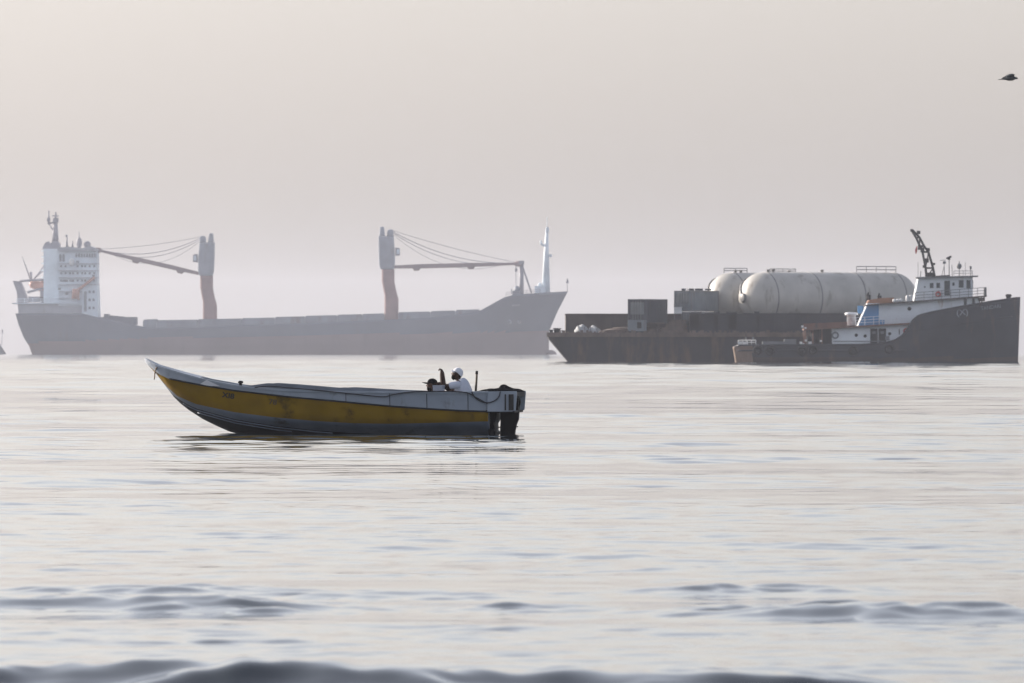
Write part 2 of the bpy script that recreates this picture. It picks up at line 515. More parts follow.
    rg.inputs['To Min'].default_value = 0.0; rg.inputs['To Max'].default_value = .05
    L.new(sep.outputs['Y'], rg.inputs['Value'])
    mu = N.new('ShaderNodeMath'); mu.operation = 'MULTIPLY_ADD'
    L.new(nz.outputs['Fac'], mu.inputs[0]); L.new(rg.outputs['Result'], mu.inputs[1]); mu.inputs[2].default_value = .035
    L.new(mu.outputs[0], P.inputs['Roughness'])
    me.materials.append(m)
    o = bpy.data.objects.new('sea', me); COL.objects.link(o)
    tag(o, kind='structure')


build_sea()


# ================================================================== CARGO SHIP
def chamfer(o, w):
    bm = bmesh.new(); bm.from_mesh(o.data)
    es = [e for e in bm.edges if abs((e.verts[0].co - e.verts[1].co).normalized().y) < .1 and len(e.link_faces) == 2 and e.calc_face_angle(0) > .9]
    bmesh.ops.bevel(bm, geom=es, offset=w, segments=3, profile=.6, affect='EDGES', clamp_overlap=True)
    bm.to_mesh(o.data); bm.free()


def cargo_ship():
    q = Place(4000, 290, 1.25)
    root = thing('cargo_ship', 'long grey cargo ship with two red and grey deck cranes fading in the haze', 'cargo ship', q.loc)
    root.scale = (q.size,) * 3
    X, Zf = q.x, q.z
    deck_px = [(17, 313.5), (84, 313.5), (100, 317.5), (135, 325), (150, 328), (300, 323.5), (430, 318), (478, 312), (504, 297.5), (515, 294.5), (568, 291.3)]
    deck = interp([(X(a), Zf(b)) for a, b in deck_px])
    zb = -4.0
    stern = prof([(zb, X(37)), (Zf(355), X(33)), (Zf(346), X(30)), (Zf(338), X(25)), (Zf(325), X(20)), (Zf(313.5), X(17))])
    stem = prof([(zb, X(549)), (Zf(355), X(549)), (Zf(331), X(549)), (Zf(310), X(558)), (Zf(291.3), X(568))])
    boot = interp([(X(17), Zf(343)), (X(150), Zf(338)), (X(545), Zf(331))])
    hb = loft_hull(stern, stem, deck, 11.5, zb, 130, 26, .80, .16, (.35, .9), (1.7, 3.2), lambda x, z: 1 if z < boot(x) else 0, 2)
    hull = hb.build('hull', [M['ship_hull'], M['ship_boot']], root)
    bv = hb.bvh()
    # bulbous bow
    b = MB(); b.ball((X(551), 0, Zf(356)), (1.7, 1.6, 1.7)); b.build('bulbous_bow', M['ship_boot'], root)
    # hatch coamings along the hold
    segs = [(144, 157.6, 320.5, 'a'), (157.9, 198.5, 321, 'b'), (198.8, 242.5, 320, 'b'), (242.8, 275.5, 319, 'b'), (275.8, 305.5, 317.8, 'b'), (305.8, 337.5, 316.6, 'b'),
            (337.8, 362.5, 315.6, 'b'), (362.8, 384.2, 314.8, 'b'), (398.6, 430.5, 313, 'b'), (430.8, 455.5, 312, 'b'), (455.8, 480, 310.8, 'b')]
    for i, (a, c, t, k) in enumerate(segs):
        mb = MB(); mb.prism(q.poly([(a, deck_row(deck_px, a) + 1), (a, t + .4), (c, t - .4), (c, deck_row(deck_px, c) + 1)]), -9.6, 9.6)
        o = mb.build('hatch_coaming', M['ship_coaming'], root)
        lb = MB(); lb.prism(q.poly([(a + .6, t + .37), (a + .6, t - .8), (c - .6, t - 1.4), (c - .6, t - .43)]), -9.0, 9.0)
        lb.build('hatch_cover', M['ship_coaming'], o)
    mb = MB()
    for a, t in ((107, 314), (112, 315.5), (117, 316), (122, 316.5), (128, 318), (133, 318.6)):
        mb.box((X(a), 0, (Zf(t) + Zf(324)) / 2), (1.3, 12, Zf(t) - Zf(324)))
    mb.box((X(119), 0, Zf(321)), (10, 16, 2.2))
    mb.build_each('deck_gear', M['ship_hull'], root)
    # engine casing with the stepped platforms and aft funnel top
    mb = MB(); mb.prism(q.poly([(44.5, 306), (44.5, 249), (60, 249), (60, 306)]), -6.5, 6.5)
    for py in (251.5, 257.5, 264, 271, 278):
        mb.prism(q.poly([(42, py), (42, py - 1), (44.4, py - 1), (44.4, py)]), -5, 5)
    cas = mb.build('engine_casing', M['ship_white'], root)
    mb = MB(); mb.prism(q.poly([(42.5, 249), (44, 246), (46, 242.5), (49, 241.5), (51, 244), (53, 241.3), (58, 241.3), (60, 244), (60.2, 249)]), -4, 4)
    mb.build('funnel_top', M['ship_grey'], cas)
    mb = MB()
    mb.tube([q.p(55.2, 243), q.p(55.6, 222)], [1.05, .55], 10); mb.tube([q.p(55.6, 222), q.p(55.6, 212)], [.4, .22], 8)
    mb.box(q.p(55.8, 220.3), (1.5, 1.5, 1.3)); mb.tube([q.p(48.7, 223.5), q.p(56, 222)], .3, 6)
    mb.tube([q.p(48.7, 224.3), q.p(48.7, 210.5)], [.42, .2], 6); mb.tube([q.p(49, 224), q.p(54.5, 232.5)], .18, 6)
    mb.box(q.p(48.7, 219.5), (.9, 2, .9)); mb.tube([q.p(53, 216, -3), q.p(58, 216, 3)], .18, 6)
    mb.build('radar_mast', M['ship_grey'], root)
    # accommodation
    mb = MB(); mb.prism(q.poly([(60, 306), (60, 250.5), (98, 250.5), (98, 287), (84.5, 287), (84.5, 306)]), -10, 10)
    acc = mb.build('accommodation_block', M['ship_white'], root)
    mb = MB(); mb.prism(q.poly([(83.5, 318), (83.5, 287), (98.3, 285.5), (99.5, 318)]), -10.6, 10.6)
    fb = mb.build('lower_house', M['ship_white'], root)
    d = MB(); d.box((X(86.7), -10.68, Zf(301.5)), (.75, .14, 5.6)); d.build('door', M['ship_glass'], fb)
    for px, py in ((91, 292), (95, 292), (91, 300), (95, 300), (91, 308), (95, 308)):
        d = MB(); d.box((X(px), -10.66, Zf(py)), (.6, .1, .7)); d.build('window', M['ship_glass'], fb)
    for a, c, t, bt in ((60.3, 66.5, 253.5, 263), (76.5, 97.6, 253.5, 258)):
        n = max(2, int((c - a) / 2.4)); w = (c - a) / n
        for i in range(n):
            d = MB(); d.box((X(a + w * (i + .5)), -10.06, Zf((t + bt) / 2)), (w * q.S * .82, .1, (bt - t) * q.S * .8)); d.build('window', M['ship_glass'], acc)
    for px, py in ((65, 281), (68, 281), (74, 281), (60.9, 289), (68, 294), (79, 262), (95, 276)):
        d = MB(); d.box((X(px), -10.06, Zf(py)), (.8, .1, .6)); d.build('window', M['ship_glass'], acc)
    for py in (263.5, 270.5, 277.5, 284.5, 291.5, 298):
        mb = MB(); x1 = 98.6 if py < 286 else 83.4
        mb.prism(q.poly([(60.2, py + .5), (60.2, py), (x1, py), (x1, py + .5)]), -10.7, 10.7); mb.build('deck_edge', M['ship_poop'], acc)
    for py in (266.5, 273.5, 280.8):
        for k in range(9):
            px = 62.5 + k * 4 + (k % 3) * .5
            if 70 < px < 76 and py < 270: continue
            d = MB(); d.box((X(px), -10.06, Zf(py)), (.55, .1, .55)); d.build('window', M['ship_coaming'], acc)
    mb = MB(); mb.prism(q.poly([(59, 251), (59, 248), (70, 247), (84, 248.5), (91, 246), (99, 249.5), (99, 251)]), -11.4, 11.4)
    rf = mb.build('wheelhouse_roof', M['ship_poop'], acc)
    mb = MB()
    for px, t in ((67, 234.5), (79, 231.5), (87.2, 242), (72.5, 241)):
        mb.tube([q.p(px, 249), q.p(px, t)], [.4, .12], 6)
    mb.ball(q.p(79.2, 243), (.8, .8, 1.6)); mb.ball(q.p(87.3, 244.5), (1, 1, 1)); mb.box(q.p(66.5, 236), (.5, 1, .7))
    mb.build_each('aerial', M['ship_grey'], acc)
    mb = MB(); mb.ball(q.p(73.3, 262.5, -10.6), (.75, .6, 1.1)); mb.build('satellite_dome', M['white'], acc)
    # poop house, rail and stern gantry
    mb = MB(); mb.prism(q.poly([(20, 315), (19.3, 304), (84, 304), (84, 315)]), -9.9, 9.9)
    mb.build('poop_house', M['ship_poop'], root)
    mb = MB(); mb.prism(q.poly([(14, 304), (14, 303), (84, 303), (84, 304)]), -10.8, 10.8); mb.build('poop_deck_edge', M['ship_white'], root)
    mb = MB(); mb.rail([q.p(18, 303, -10.6), q.p(83, 303, -10.6)], 1.2, .07, 2.2, 3); mb.build('railing', M['ship_white'], root)
    mb = MB()
    mb.prism(q.poly([(13.5, 280.8), (21, 281.5), (27, 297), (28, 303.3), (18.5, 303.3), (17.5, 292)]), 3.0, 5.0)
    mb.prism(q.poly([(13.5, 280.8), (21, 281.5), (27, 297), (28, 303.3), (18.5, 303.3), (17.5, 292)]), -5.0, -3.0)
    mb.tube([q.p(20, 281, -4), q.p(46, 279.5, -4)], .35, 6); mb.tube([q.p(20, 281, 4), q.p(46, 279.5, 4)], .35, 6)
    mb.tube([q.p(28, 292.5, -4), q.p(44, 288, -4)], .4, 6); mb.tube([q.p(28, 299, 4), q.p(44, 299, 4)], .5, 6)
    mb.box(q.p(36, 299.5), (4, 8, 1.6)); mb.box(q.p(43, 296.5), (1.2, 8, 4))
    mb.tube([q.p(33, 280.5), q.p(45, 265)], .22, 6); mb.tube([q.p(35, 278), q.p(44, 270)], .2, 6)
    mb.tube([q.p(30.5, 279.5), q.p(22, 256.5)], [.25, .12], 6); mb.tube([q.p(31, 284), q.p(31, 272)], .4, 6)
    mb.build('lifeboat_davit', M['ship_grey'], root)
    mb = MB()
    mb.tube([q.p(78, 291.5, -10.9), q.p(96, 277.5, -10.9)], .42, 6); mb.tube([q.p(76.5, 299, -10.9), q.p(77, 289, -10.9)], .9, 8); mb.tube([q.p(80, 300, -10.9), q.p(80, 288, -10.9)], .3, 6)
    mb.build('provision_crane', M['orange'], root)
    # jib rest, foremast, jack staff, windlass
    mb = MB(); mb.tube([q.p(521.5, 296), q.p(521.5, 263)], .62, 8); mb.tube([q.p(523, 268), q.p(531.5, 293)], .28, 6); mb.box(q.p(521.7, 262.5), (1.4, 3, 1))
    mb.build('jib_rest', M['ship_grey'], root)
    mb = MB(); mb.ball(q.p(517, 290.5), (1.0, 1.5, 1.3)); mb.box(q.p(516.5, 293.5), (2.4, 5, 1.4)); mb.tube([q.p(511.5, 294), q.p(511.5, 289)], .15, 5)
    mb.build('windlass', M['ship_hull'], root)
    mb = MB(); mb.tube([q.p(545.8, 294), q.p(546.3, 255), q.p(547, 227)], [1.25, .75, .32], 12)
    mb.tube([q.p(547, 229), q.p(547, 217)], .08, 5)
    mb.box(q.p(547.5, 230), (.9, .9, 1.4)); mb.tube([q.p(546.7, 246.5), q.p(541.5, 244.5), q.p(540.5, 240.5)], .38, 6); mb.tube([q.p(547, 256.3), q.p(552, 256)], .35, 6); mb.box(q.p(550.5, 255.5), (.8, 1, .7))
    mb.box(q.p(540, 290), (3.0, 4, 2.2)); mb.ball(q.p(539.7, 285), (.55, .5, .7))
    mb.build('foremast', M['ship_white'], root)
    mb = MB(); mb.tube([q.p(567.3, 292), q.p(567.3, 278)], .09, 5); mb.ball(q.p(567.3, 281.5), (.4, .4, .6)); mb.build('jack_staff', M['ship_grey'], root)
    mb = MB(); mb.rail([q.p(506, 296.5, -9), q.p(540, 293, -7)], 1.1, .06, 2, 2); mb.build('railing', M['ship_grey'], root)
    for px, py in ((509.6, 322), (519, 322)):
        mb = MB(); hit = bv.ray_cast(Vector((X(px), -60, Zf(py))), Vector((0, 1, 0)))[0]
        mb.lathe([(.62, -.1), (.62, .1), (.2, .16)], hit + Vector((0, -.12, 0)), (0, -1, 0), 14)
        mb.build('thruster_mark', M['ship_coaming'], root)
    mb = MB()
    for i in range(6):
        px = 512.5 + i * 1.35; hit = bv.ray_cast(Vector((X(px), -60, Zf(305.6 - i * .1))), Vector((0, 1, 0)))[0]
        mb.box(hit + Vector((0, -.1, 0)), (.24, .1, .42))
    mb.build_each('bow_lettering', M['ship_coaming'], root)

    def crane(mirror, pc, top_ped, bot, jib_tip, hook):
        s = -1 if mirror else 1
        def pp(dx, py, y=0.0): return Vector((X(pc + s * dx), y, Zf(py)))
        def pl(pts): return [(X(pc + s * a), Zf(b)) for a, b in pts]
        t = top_ped
        mb = MB()
        col = [(-5.6, t), (-5.6, t + 12), (-3.0, t + 26), (-3.0, bot + 13), (11.2, bot + 13), (11.2, t + 30), (9, t + 22), (7.2, t + 13), (7.2, t)]
        mb.prism([(X(pc + a), Zf(b)) for a, b in col], -1.9, 1.9)
        cr = mb.build('deck_crane', M['crane_red'], root); chamfer(cr, .9)
        mb = MB()
        mb.prism(pl([(-6.4, t + .3), (-7.8, t - 6), (-7.4, t - 20), (-6.4, t - 33), (9, t - 33), (8.8, t - 20), (8.2, t - 4), (6.8, t + .3)]), -1.9, 1.9)
        mb.prism(pl([(-6.2, t - 33.1), (-6.2, t - 38.5), (-4.8, t - 39.7), (-1.4, t - 39.6), (.2, t - 37.5), (.3, t - 33.1)]), -1.7, 1.7)
        mb.prism(pl([(2.2, t - 33.1), (3.2, t - 41.5), (4.2, t - 42.4), (7.4, t - 42.2), (8.0, t - 33.1)]), -1.7, 1.7)
        chamfer(mb.build('slewing_house', M['crane_white'], cr), .5)
        mb = MB(); mb.prism(pl([(-12.6, t - 20.5), (-12.8, t - 13.5), (-8.0, t - 13), (-8.0, t - 21.5), (-11.6, t - 21.2)]), -1.2, 1.2); mb.build('cab', M['ship_grey'], cr)
        mb = MB(); mb.box(pp(-10.8, t - 17.3, -1.25), (.8, .1, 1.4)); mb.build('window', M['ship_white'], cr)
        a = pp(-7, t - 2); e = jib_tip
        mb = MB(); d = (e - a).normalized(); nrm = Vector((-d.z, 0, d.x))
        if nrm.z < 0: nrm = -nrm
        for y in (-.9, .9):
            vs = []
            for u, w in ((0, .45), (.25, .62), (.6, .6), (1, .30)):
                c = a.lerp(e, u)
                for sg in (-1, 1):
                    for yy in (y - .3, y + .3): vs.append(c + nrm * w * sg + Vector((0, yy, 0)))
            fs = []
            for k in range(3):
                o = 4 * k
                fs += [(o, o + 4, o + 5, o + 1), (o + 2, o + 3, o + 7, o + 6), (o, o + 2, o + 6, o + 4), (o + 1, o + 5, o + 7, o + 3)]
            fs += [(0, 1, 3, 2), (12, 14, 15, 13)]
            mb.add(vs, fs)
        for u in np.linspace(.05, .95, 12): mb.box(a.lerp(e, u), (.4, 1.8, .4))
        for u in (.18, .62):
            mb.prism([(c.x, c.z) for c in [a.lerp(e, u) + nrm * -.4 + d * k for k in (-1.2, 1.2)] + [a.lerp(e, u) - nrm * 1.2 + d * k for k in (.7, -.7)]], -.5, .5)
        mb.ball(e, (1.2, 1.2, .8))
        mb.build('jib', M['jib'], cr)
        for i, (sag, off, r_, y) in enumerate(((.6, 0, .07, -.8), (2.6, .5, .10, 0), (3.4, 1.6, .09, .6), (5.0, 1.2, .06, -.3))):
            p0 = pp(-5.5 + .6 * i, t - 38.5 + .8 * i, y); p1 = a.lerp(e, 1 - .03 * i) + Vector((0, y, .3))
            mb = MB(); mb.tube([p0.lerp(p1, k / 14) + Vector((0, 0, -sag * 4 * (k / 14) * (1 - k / 14))) for k in range(15)], r_, 5)
            mb.build('cable', M['ship_grey'], cr)
        if hook:
            mb = MB(); h = e + Vector((X(516) - X(518), 0, 0)); mb.tube([h, Vector((h.x, 0, Zf(289)))], .09, 5); mb.ball((h.x, 0, Zf(270)), (.4, .4, .6)); mb.build('hoist_rope', M['ship_grey'], cr)
    crane(False, 205.8, 275.5, 319, q.p(98, 250.3), False)
    crane(True, 387.3, 269, 313, q.p(518, 263.8), True)
    # free-fall lifeboat
    mb = MB()
    mb.lathe([(.1, -3.2), (1.0, -2.6), (1.35, -1), (1.35, 1), (1.0, 2.4), (.15, 3.1)], (0, 0, 0), (1, 0, -.28), 16)
    lb = thing('lifeboat', 'small faded orange lifeboat on the stern davit of the far cargo ship', 'lifeboat', q.w(40.5, 286.5, -3.0))
    lb.scale = (q.size,) * 3
    mb.build('hull', M['orange'], lb)
    c = MB(); c.box((1.2, 0, 1.35), (1.8, 1.3, .8)); c.build('canopy', M['orange'], lb)


def deck_row(deck_px, px):
    return float(np.interp(px, [a for a, _ in deck_px], [b for _, b in deck_px]))


cargo_ship()


# ================================================================== FAR BOAT AT THE LEFT EDGE
def far_boat():
    q = Place(4500, -18)
    root = thing('far_dhow', 'dark wooden boat with a thin mast, low on the horizon behind the cargo ship stern', 'boat', q.loc)
    X, Z = q.x, q.z
    deck = interp([(X(-42), Z(345)), (X(-30), Z(347)), (X(-8), Z(345.5)), (X(0.5), Z(344))])
    hb = loft_hull(prof([(-1, X(-41)), (3.6, X(-43))]), prof([(-1.0, X(6.6)), (0.4, X(6)), (3.7, X(.5))]), deck, 3.0, -1.0, 40, 8, .6, .3, (.5, .8), (1.6, 2.4), None, 1)
    hb.build('hull', M['barge'], root)
    mb = MB(); mb.tube([q.p(1.8, 345), q.p(2.4, 329.5)], .13, 6); mb.box(q.p(2.4, 331), (.5, .5, 1.0)); mb.tube([q.p(.6, 333), q.p(4, 333)], .1, 5)
    mb.build('mast', M['ship_grey'], root)
    mb = MB(); mb.prism(q.poly([(-38, 347), (-38, 340), (-26, 340), (-26, 347)]), -2, 2); mb.build('cabin', M['ship_poop'], root)


far_boat()


# ================================================================== BARGE AND ITS CARGO
bq = Place(1352, 750)


def barge():
    q = bq; X, Z = q.x, q.z
    # near side stands 13 m closer to us
    root = thing('cargo_barge', 'rusty dark flat barge with raked end carrying tanks and containers', 'barge', q.loc)
    mb = MB()
    mb.prism(q.poly([(547, 333), (548.5, 339), (567, 361), (572, 372), (948, 372), (955, 361), (960, 333)]), -13, 13)
    # plating seams and frames on the near side
    for i in range(34):
        px = 575 + i * 11; mb.box((X(px), -13.02, Z(350)), (.10, .08, (361 - 339) * q.S))
    hull = mb.build('hull', M['barge'], root)
    mb = MB()
    mb.prism(q.poly([(547.2, 337), (546.8, 332.6), (960, 332.6), (960, 337)]), -13.28, -13.003)
    mb.prism(q.poly([(547.2, 337), (546.8, 332.6), (960, 332.6), (960, 337)]), 13.003, 13.28)
    mb.build_each('rubbing_strake', M['barge_rim'], root)

    def wall(a, b, y, top, mat, name, rib):
        mb = MB(); mb.box(((X(a) + X(b)) / 2, y, (Z(top) + Z(333)) / 2), (X(b) - X(a), .25, Z(top) - Z(333)))
        mb.box(((X(a) + X(b)) / 2, y - .06, Z(top) + .06), (X(b) - X(a) + .3, .5, .14))
        n = int((b - a) / rib)
        for i in range(n + 1):
            mb.box((X(a) + (X(b) - X(a)) * i / n, y - .24, (Z(top + .6) + Z(333)) / 2), (.16, .24, Z(top + .6) - Z(333)))
        return mb.build(name, mat, root)
    wall(566.5, 689, -3.6, 314.8, M['wall'], 'cargo_wall', 8)
    wall(689, 940, -12.3, 314.6, M['wall_dark'], 'cargo_wall', 9)
    wall(566.5, 940, 12.2, 315, M['wall'], 'cargo_wall', 9)
    mb = MB()
    mb.box((X(566.5), 4.3, (Z(315) + Z(333)) / 2), (.25, 15.6, Z(315) - Z(333)))
    mb.box((X(689), -8, (Z(315) + Z(333)) / 2), (.25, 8.6, Z(315) - Z(333)))
    mb.build_each('cargo_wall', M['wall'], root)
    mb = MB()
    for a, b_, t in ((689, 700, 313.8), (712, 718, 313.4), (724, 735, 314), (752, 757, 313.6)):
        mb.box(((X(a) + X(b_)) / 2, -12.25, Z(t) - .8), ((b_ - a) * q.S, .35, 2.0))
    mb.build_each('wall_plate', M['wall_dark'], root)
    mb = MB()
    for i in range(60):
        px = 560 + i * 4.4 + random.uniform(-1.5, 1.5)
        if px > 830: break
        mb.box((X(px), -12.7, Z(332.3)), (random.uniform(.15, .5), .2, random.uniform(.1, .5)))
    mb.build_each('deck_fitting', M['barge_rim'], root)
    for px, h in ((551, 329.7), (555.2, 328.2), (558.4, 328.4), (563, 330.5), (699, 331), (765, 330.6)):
        mb = MB(); mb.lathe([(.2, 0), (.2, Z(h) - Z(333) - .12), (.32, Z(h) - Z(333) - .1), (.32, Z(h) - Z(333))], q.p(px, 333, -11.5), n=12)
        mb.build('bollard', M['dark'], root)
    # pipes lying on the side deck
    mb = MB()
    for k, (a, b_, py, y, r_) in enumerate(((600, 655, 331.4, -9, .18), (606, 670, 330.0, -8.4, .16), (612, 648, 328.6, -8.6, .15), (598, 640, 332.2, -10, .14), (640, 684, 331.8, -9.6, .2), (604, 632, 330.4, -10.2, .12))):
        mb.tube([q.p(a, py + .3, y), q.p(b_, py - .6, y + .3)], r_, 8)
    mb.build('loose_pipework', M['barge_rim'], root)

    # ---- cargo, each piece a thing of its own
    def bundle(px0, px1, top, label, seed):
        g = np.random.default_rng(seed)
        w = (px1 - px0) * q.S; h = Z(top) - Z(333)
        t = thing('covered_bundle', label, 'tarpaulin bundle', q.w((px0 + px1) / 2, 333, -8.2), group='pale bundles on the side deck')
        bm = bmesh.new(); bmesh.ops.create_icosphere(bm, subdivisions=4, radius=1)
        ph = g.uniform(0, 6, 6)
        for v in bm.verts:
            c = v.co
            n = 1 + .07 * math.sin(5 * c.x + ph[0]) * math.cos(4 * c.y + ph[1]) + .05 * math.sin(9 * c.z + 6 * c.x + ph[2])
            zz = c.z if c.z > 0 else c.z * .12
            v.co = Vector((c.x * w / 2 * n, c.y * 1.1 * n, max(0, zz * h * n + .0)))
        for f in bm.faces: f.smooth = True
        me = bpy.data.meshes.new('tarpaulin'); bm.to_mesh(me); bm.free(); me.materials.append(M['tarp'])
        o = bpy.data.objects.new('tarpaulin', me); COL.objects.link(o); o.parent = t
        mb = MB()
        for k in (-.25, .22):
            mb.tube([Vector((k * w + .02, 1.15 * math.cos(a), max(.02, h * 1.03 * math.sin(a) * (1 - (2 * k) ** 2) ** .5))) for a in np.linspace(0, math.pi, 15)], .035, 5)
        mb.build_each('strap', M['rope'], t)
    M['tarp'] = paint('pale tarpaulin', (.36, .37, .38), .7, stain=(.25, .22, .2), amount=.4, scale=1.5, stretch=(1, 1, 1))
    bundle(574, 588, 325, 'rounder pale tarpaulin bundle on the barge deck, nearer its raked end', 3)
    bundle(586.5, 600, 326, 'lower pale tarpaulin bundle on the barge deck, beside the loose pipes', 4)

    def container(corner_px, base_py, y, yaw, Lx, Wy, Hh, body, door, label, group=None, ribs=True):
        """corner facing us at the origin; long side runs away to the right, short end to the left"""
        t = thing('shipping_container', label, 'container', q.w(corner_px, base_py, y), group=group)
        ca, sa = math.cos(yaw), math.sin(yaw)
        ex = Vector((ca, sa, 0)); ey = Vector((-sa, ca, 0))     # ex along long side (to the right/away), ey along the short end (left/away)
        rot = Matrix((ex, ey, Vector((0, 0, 1)))).transposed()
        mb = MB()
        mb.box(rot @ Vector((Lx / 2, Wy / 2, Hh / 2)), (Lx - .12, Wy - .12, Hh - .12), 0, rot)
        fr = MB()
        for x in (0.07, Lx - .07):
            for yy in (.07, Wy - .07): fr.box(rot @ Vector((x, yy, Hh / 2)), (.16, .16, Hh), 0, rot)
        for zz in (.08, Hh - .08):
            for yy in (.07, Wy - .07): fr.box(rot @ Vector((Lx / 2, yy, zz)), (Lx - .34, .15, .16), 0, rot)
            for x in (.07, Lx - .07): fr.box(rot @ Vector((x, Wy / 2, zz)), (.15, Wy - .34, .16), 0, rot)
        if ribs:
            n = int(Lx / .45)
            for i in range(n): mb.box(rot @ Vector((.3 + i * (Lx - .5) / n, .045, Hh / 2)), (.2, .05, Hh - .4), 0, rot)
        mb.build('body', body, t); fr.build('corner_frame', M['box_dark'] if body is M['box_dark'] else M['midgrey'], t)
        d = MB(); d.box(rot @ Vector((.035, Wy * .5, Hh * .62)), (.05, Wy * .72, Hh * .5), 0, rot); d.build('door', door, t)
        b = MB()
        for k in (.3, .45, .58, .72): b.tube([rot @ Vector((-.03, Wy * k, .2)), rot @ Vector((-.03, Wy * k, Hh - .2))], .03, 6)
        b.build_each('locking_bar', M['midgrey'], t)
        return t
    container(645.3, 323.5, -11.3, rad(63), 5.6, 2.44, 2.85, M['box_dark'], M['box_pale'], 'dark blue container with pale end door standing on a skid near the barge edge')
    mb = MB()
    t = thing('steel_skid', 'low rusty steel skid under the dark blue container on the barge', 'skid', q.w(645.5, 333, -8.6))
    for x in (-1.6, 1.4):
        mb.box((x, 0, .2), (.22, 4.6, .4)); mb.box((x, 0, 1.02), (.22, 4.6, .16))
        for y in (-2.1, 0, 2.1): mb.box((x, y, .67), (.2, .2, .54))
    mb.build('frame', M['wall'], t)
    for y in (-2.1, -.7, .7, 2.1):
        mb = MB(); mb.box((-.1, y, 1.15), (4.4, .2, .1)); mb.build('cross_beam', M['barge_rim'], t)
    t = thing('generator_set', 'pale grey generator below the dark container', 'generator', q.w(636, 333, -11.8))
    mb = MB(); mb.box((0, 0, .85), (2.2, .9, 1.3)); mb.build('housing', M['box_grey'], t)
    mb = MB(); mb.box((.25, -.47, .9), (.5, .06, .7)); mb.build('grille', M['dark'], t)
    mb = MB(); mb.box((-.2, 0, .1), (2.5, .8, .2)); mb.tube([(-.9, .1, 1.5), (-.9, .1, 1.75)], .08, 6); mb.build('base_frame', M['dark'], t)
    t = thing('timber_stack', 'brown stack of dunnage timber beside the dark container', 'timber', q.w(672, 333, -9.8))
    mb = MB()
    for j in range(7):
        for i in range(5):
            mb.box((random.uniform(-.15, .15) + .1 * j, -1 + i * .5, .12 + j * .22), (3.3 - .28 * j, .4, .2))
    mb.build('planks', M['barge_rim'], t)
    container(690.5, 311.6, -8.8, rad(57), 6.06, 2.44, 2.45, M['box_grey'], M['box_pale'], 'grey ribbed container beside the round tanks, top of a stack of two', 'grey container stack')
    container(690.5, 333.0, -8.8, rad(57), 6.06, 2.44, 2.50, M['box_grey'], M['box_pale'], 'lower grey container behind the barge wall, under another grey container', 'grey container stack')
    t = thing('roof_scrap', 'bits of rusty scrap lying on top of the grey container', 'scrap', q.w(696, 290.8, -6.3), group=None)
    mb = MB()
    for i in range(12):
        mb.box((random.uniform(-1.6, 2.0), random.uniform(-.3, .6), .12), (random.uniform(.15, .7), random.uniform(.2, .6), random.uniform(.14, .26)), 0, Matrix.Rotation(random.uniform(0, 3), 3, 'Z'))
    mb.build('pieces', M['box_dark'], t)
    t = thing('white_locker', 'small white locker in front of the grey container, above the barge wall', 'locker', q.w(677, 314.0, -8.2))
    mb = MB(); mb.box((0, 0, .38), (.9, .7, .72)); mb.build('body', M['white'], t)
    mb = MB(); mb.box((0, 0, .775), (.96, .76, .07)); mb.build('lid', M['white'], t)
    mb = MB(); mb.box((0, 0, -1.12), (.8, .6, 2.22)); mb.build('stand', M['wall'], t)

    # ---- two big pressure tanks, side by side, axis turned 33 degrees
    yaw = rad(33); ax = Vector((-math.cos(yaw), -math.sin(yaw), 0))
    rT = 26.0 * q.S
    Ln = 130 * q.S / math.cos(yaw)

    def tank(px, py, y, label, detail):
        t = thing('pressure_tank', label, 'storage tank', q.w(px, 333, y), group='two pressure tanks on the barge')
        h = Z(py) - Z(333)
        c0 = Vector((0, 0, h))
        P_ = []
        for a in np.linspace(0, math.pi / 2, 15): P_.append((rT * math.sin(a), rT * .97 * math.cos(a)))
        for f in np.linspace(.02, .98, 20): P_.append((rT, -Ln * f))
        for a in np.linspace(math.pi / 2, 0, 15): P_.append((rT * math.sin(a), -Ln - rT * .97 * math.cos(a)))
        mb = MB(); mb.lathe(P_, c0, ax, 64); sh = mb.build('shell', M['tank'], t)
        mb = MB()
        for f in (.0, .34, .68, 1.0):
            mb.lathe([(rT - .05, -Ln * f - .11), (rT + .02, -Ln * f - .09), (rT + .02, -Ln * f + .09), (rT - .05, -Ln * f + .11)], c0, ax, 64, smooth=False)
        mb.build_each('seam_band', M['tank_band'], t)
        mb = MB()
        tip = c0 + ax * rT * .97
        mb.lathe([(.55, -.12), (.55, .14), (.40, .2), (.02, .24)], tip, ax, 20)
        mb.build('manhole_boss', M['tank_band'], t)
        mb = MB()
        # ladder pipe from the boss up over the head
        up = Vector((0, 0, 1)); side = ax.cross(up).normalized()
        pts = []
        for a in np.linspace(.12, 1.5, 14):
            d = (side * .62 + up * .78).normalized()
            pts.append(c0 + ax * (rT * .97 * math.cos(a) + .09) + d * (rT * math.sin(a) + .09))
        mb.tube(pts, .10, 6)
        mb.build('head_pipe', M['tank_band'], t)
        mb = MB()
        for f in (.12, .38, .64, .9):
            b = c0 - ax * Ln * f
            rot = Matrix((ax, side, up)).transposed()
            mb.box(b - Vector((0, 0, h - .55)), (.5, rT * 1.5, 1.1), 0, rot)
        mb.build_each('saddle', M['wall_dark'], t)
        mb = MB()
        for f, n in ((.03, 1), (.07, 1), (.45, 1)):
            mb.lathe([(.16, -.1), (.16, .2), (.26, .21), (.26, .3)], c0 - ax * Ln * f + up * rT, up, 14)
        mb.build_each('nozzle', M['tank_band'], t)
        for a_, b_, hh in detail:
            mb = MB(); k = up * (rT - .05)
            mb.rail([c0 - ax * Ln * a_ + k, c0 - ax * Ln * b_ + k], hh, .05, 1.6, 2); mb.build('top_railing', M['midgrey'], t)
        return t
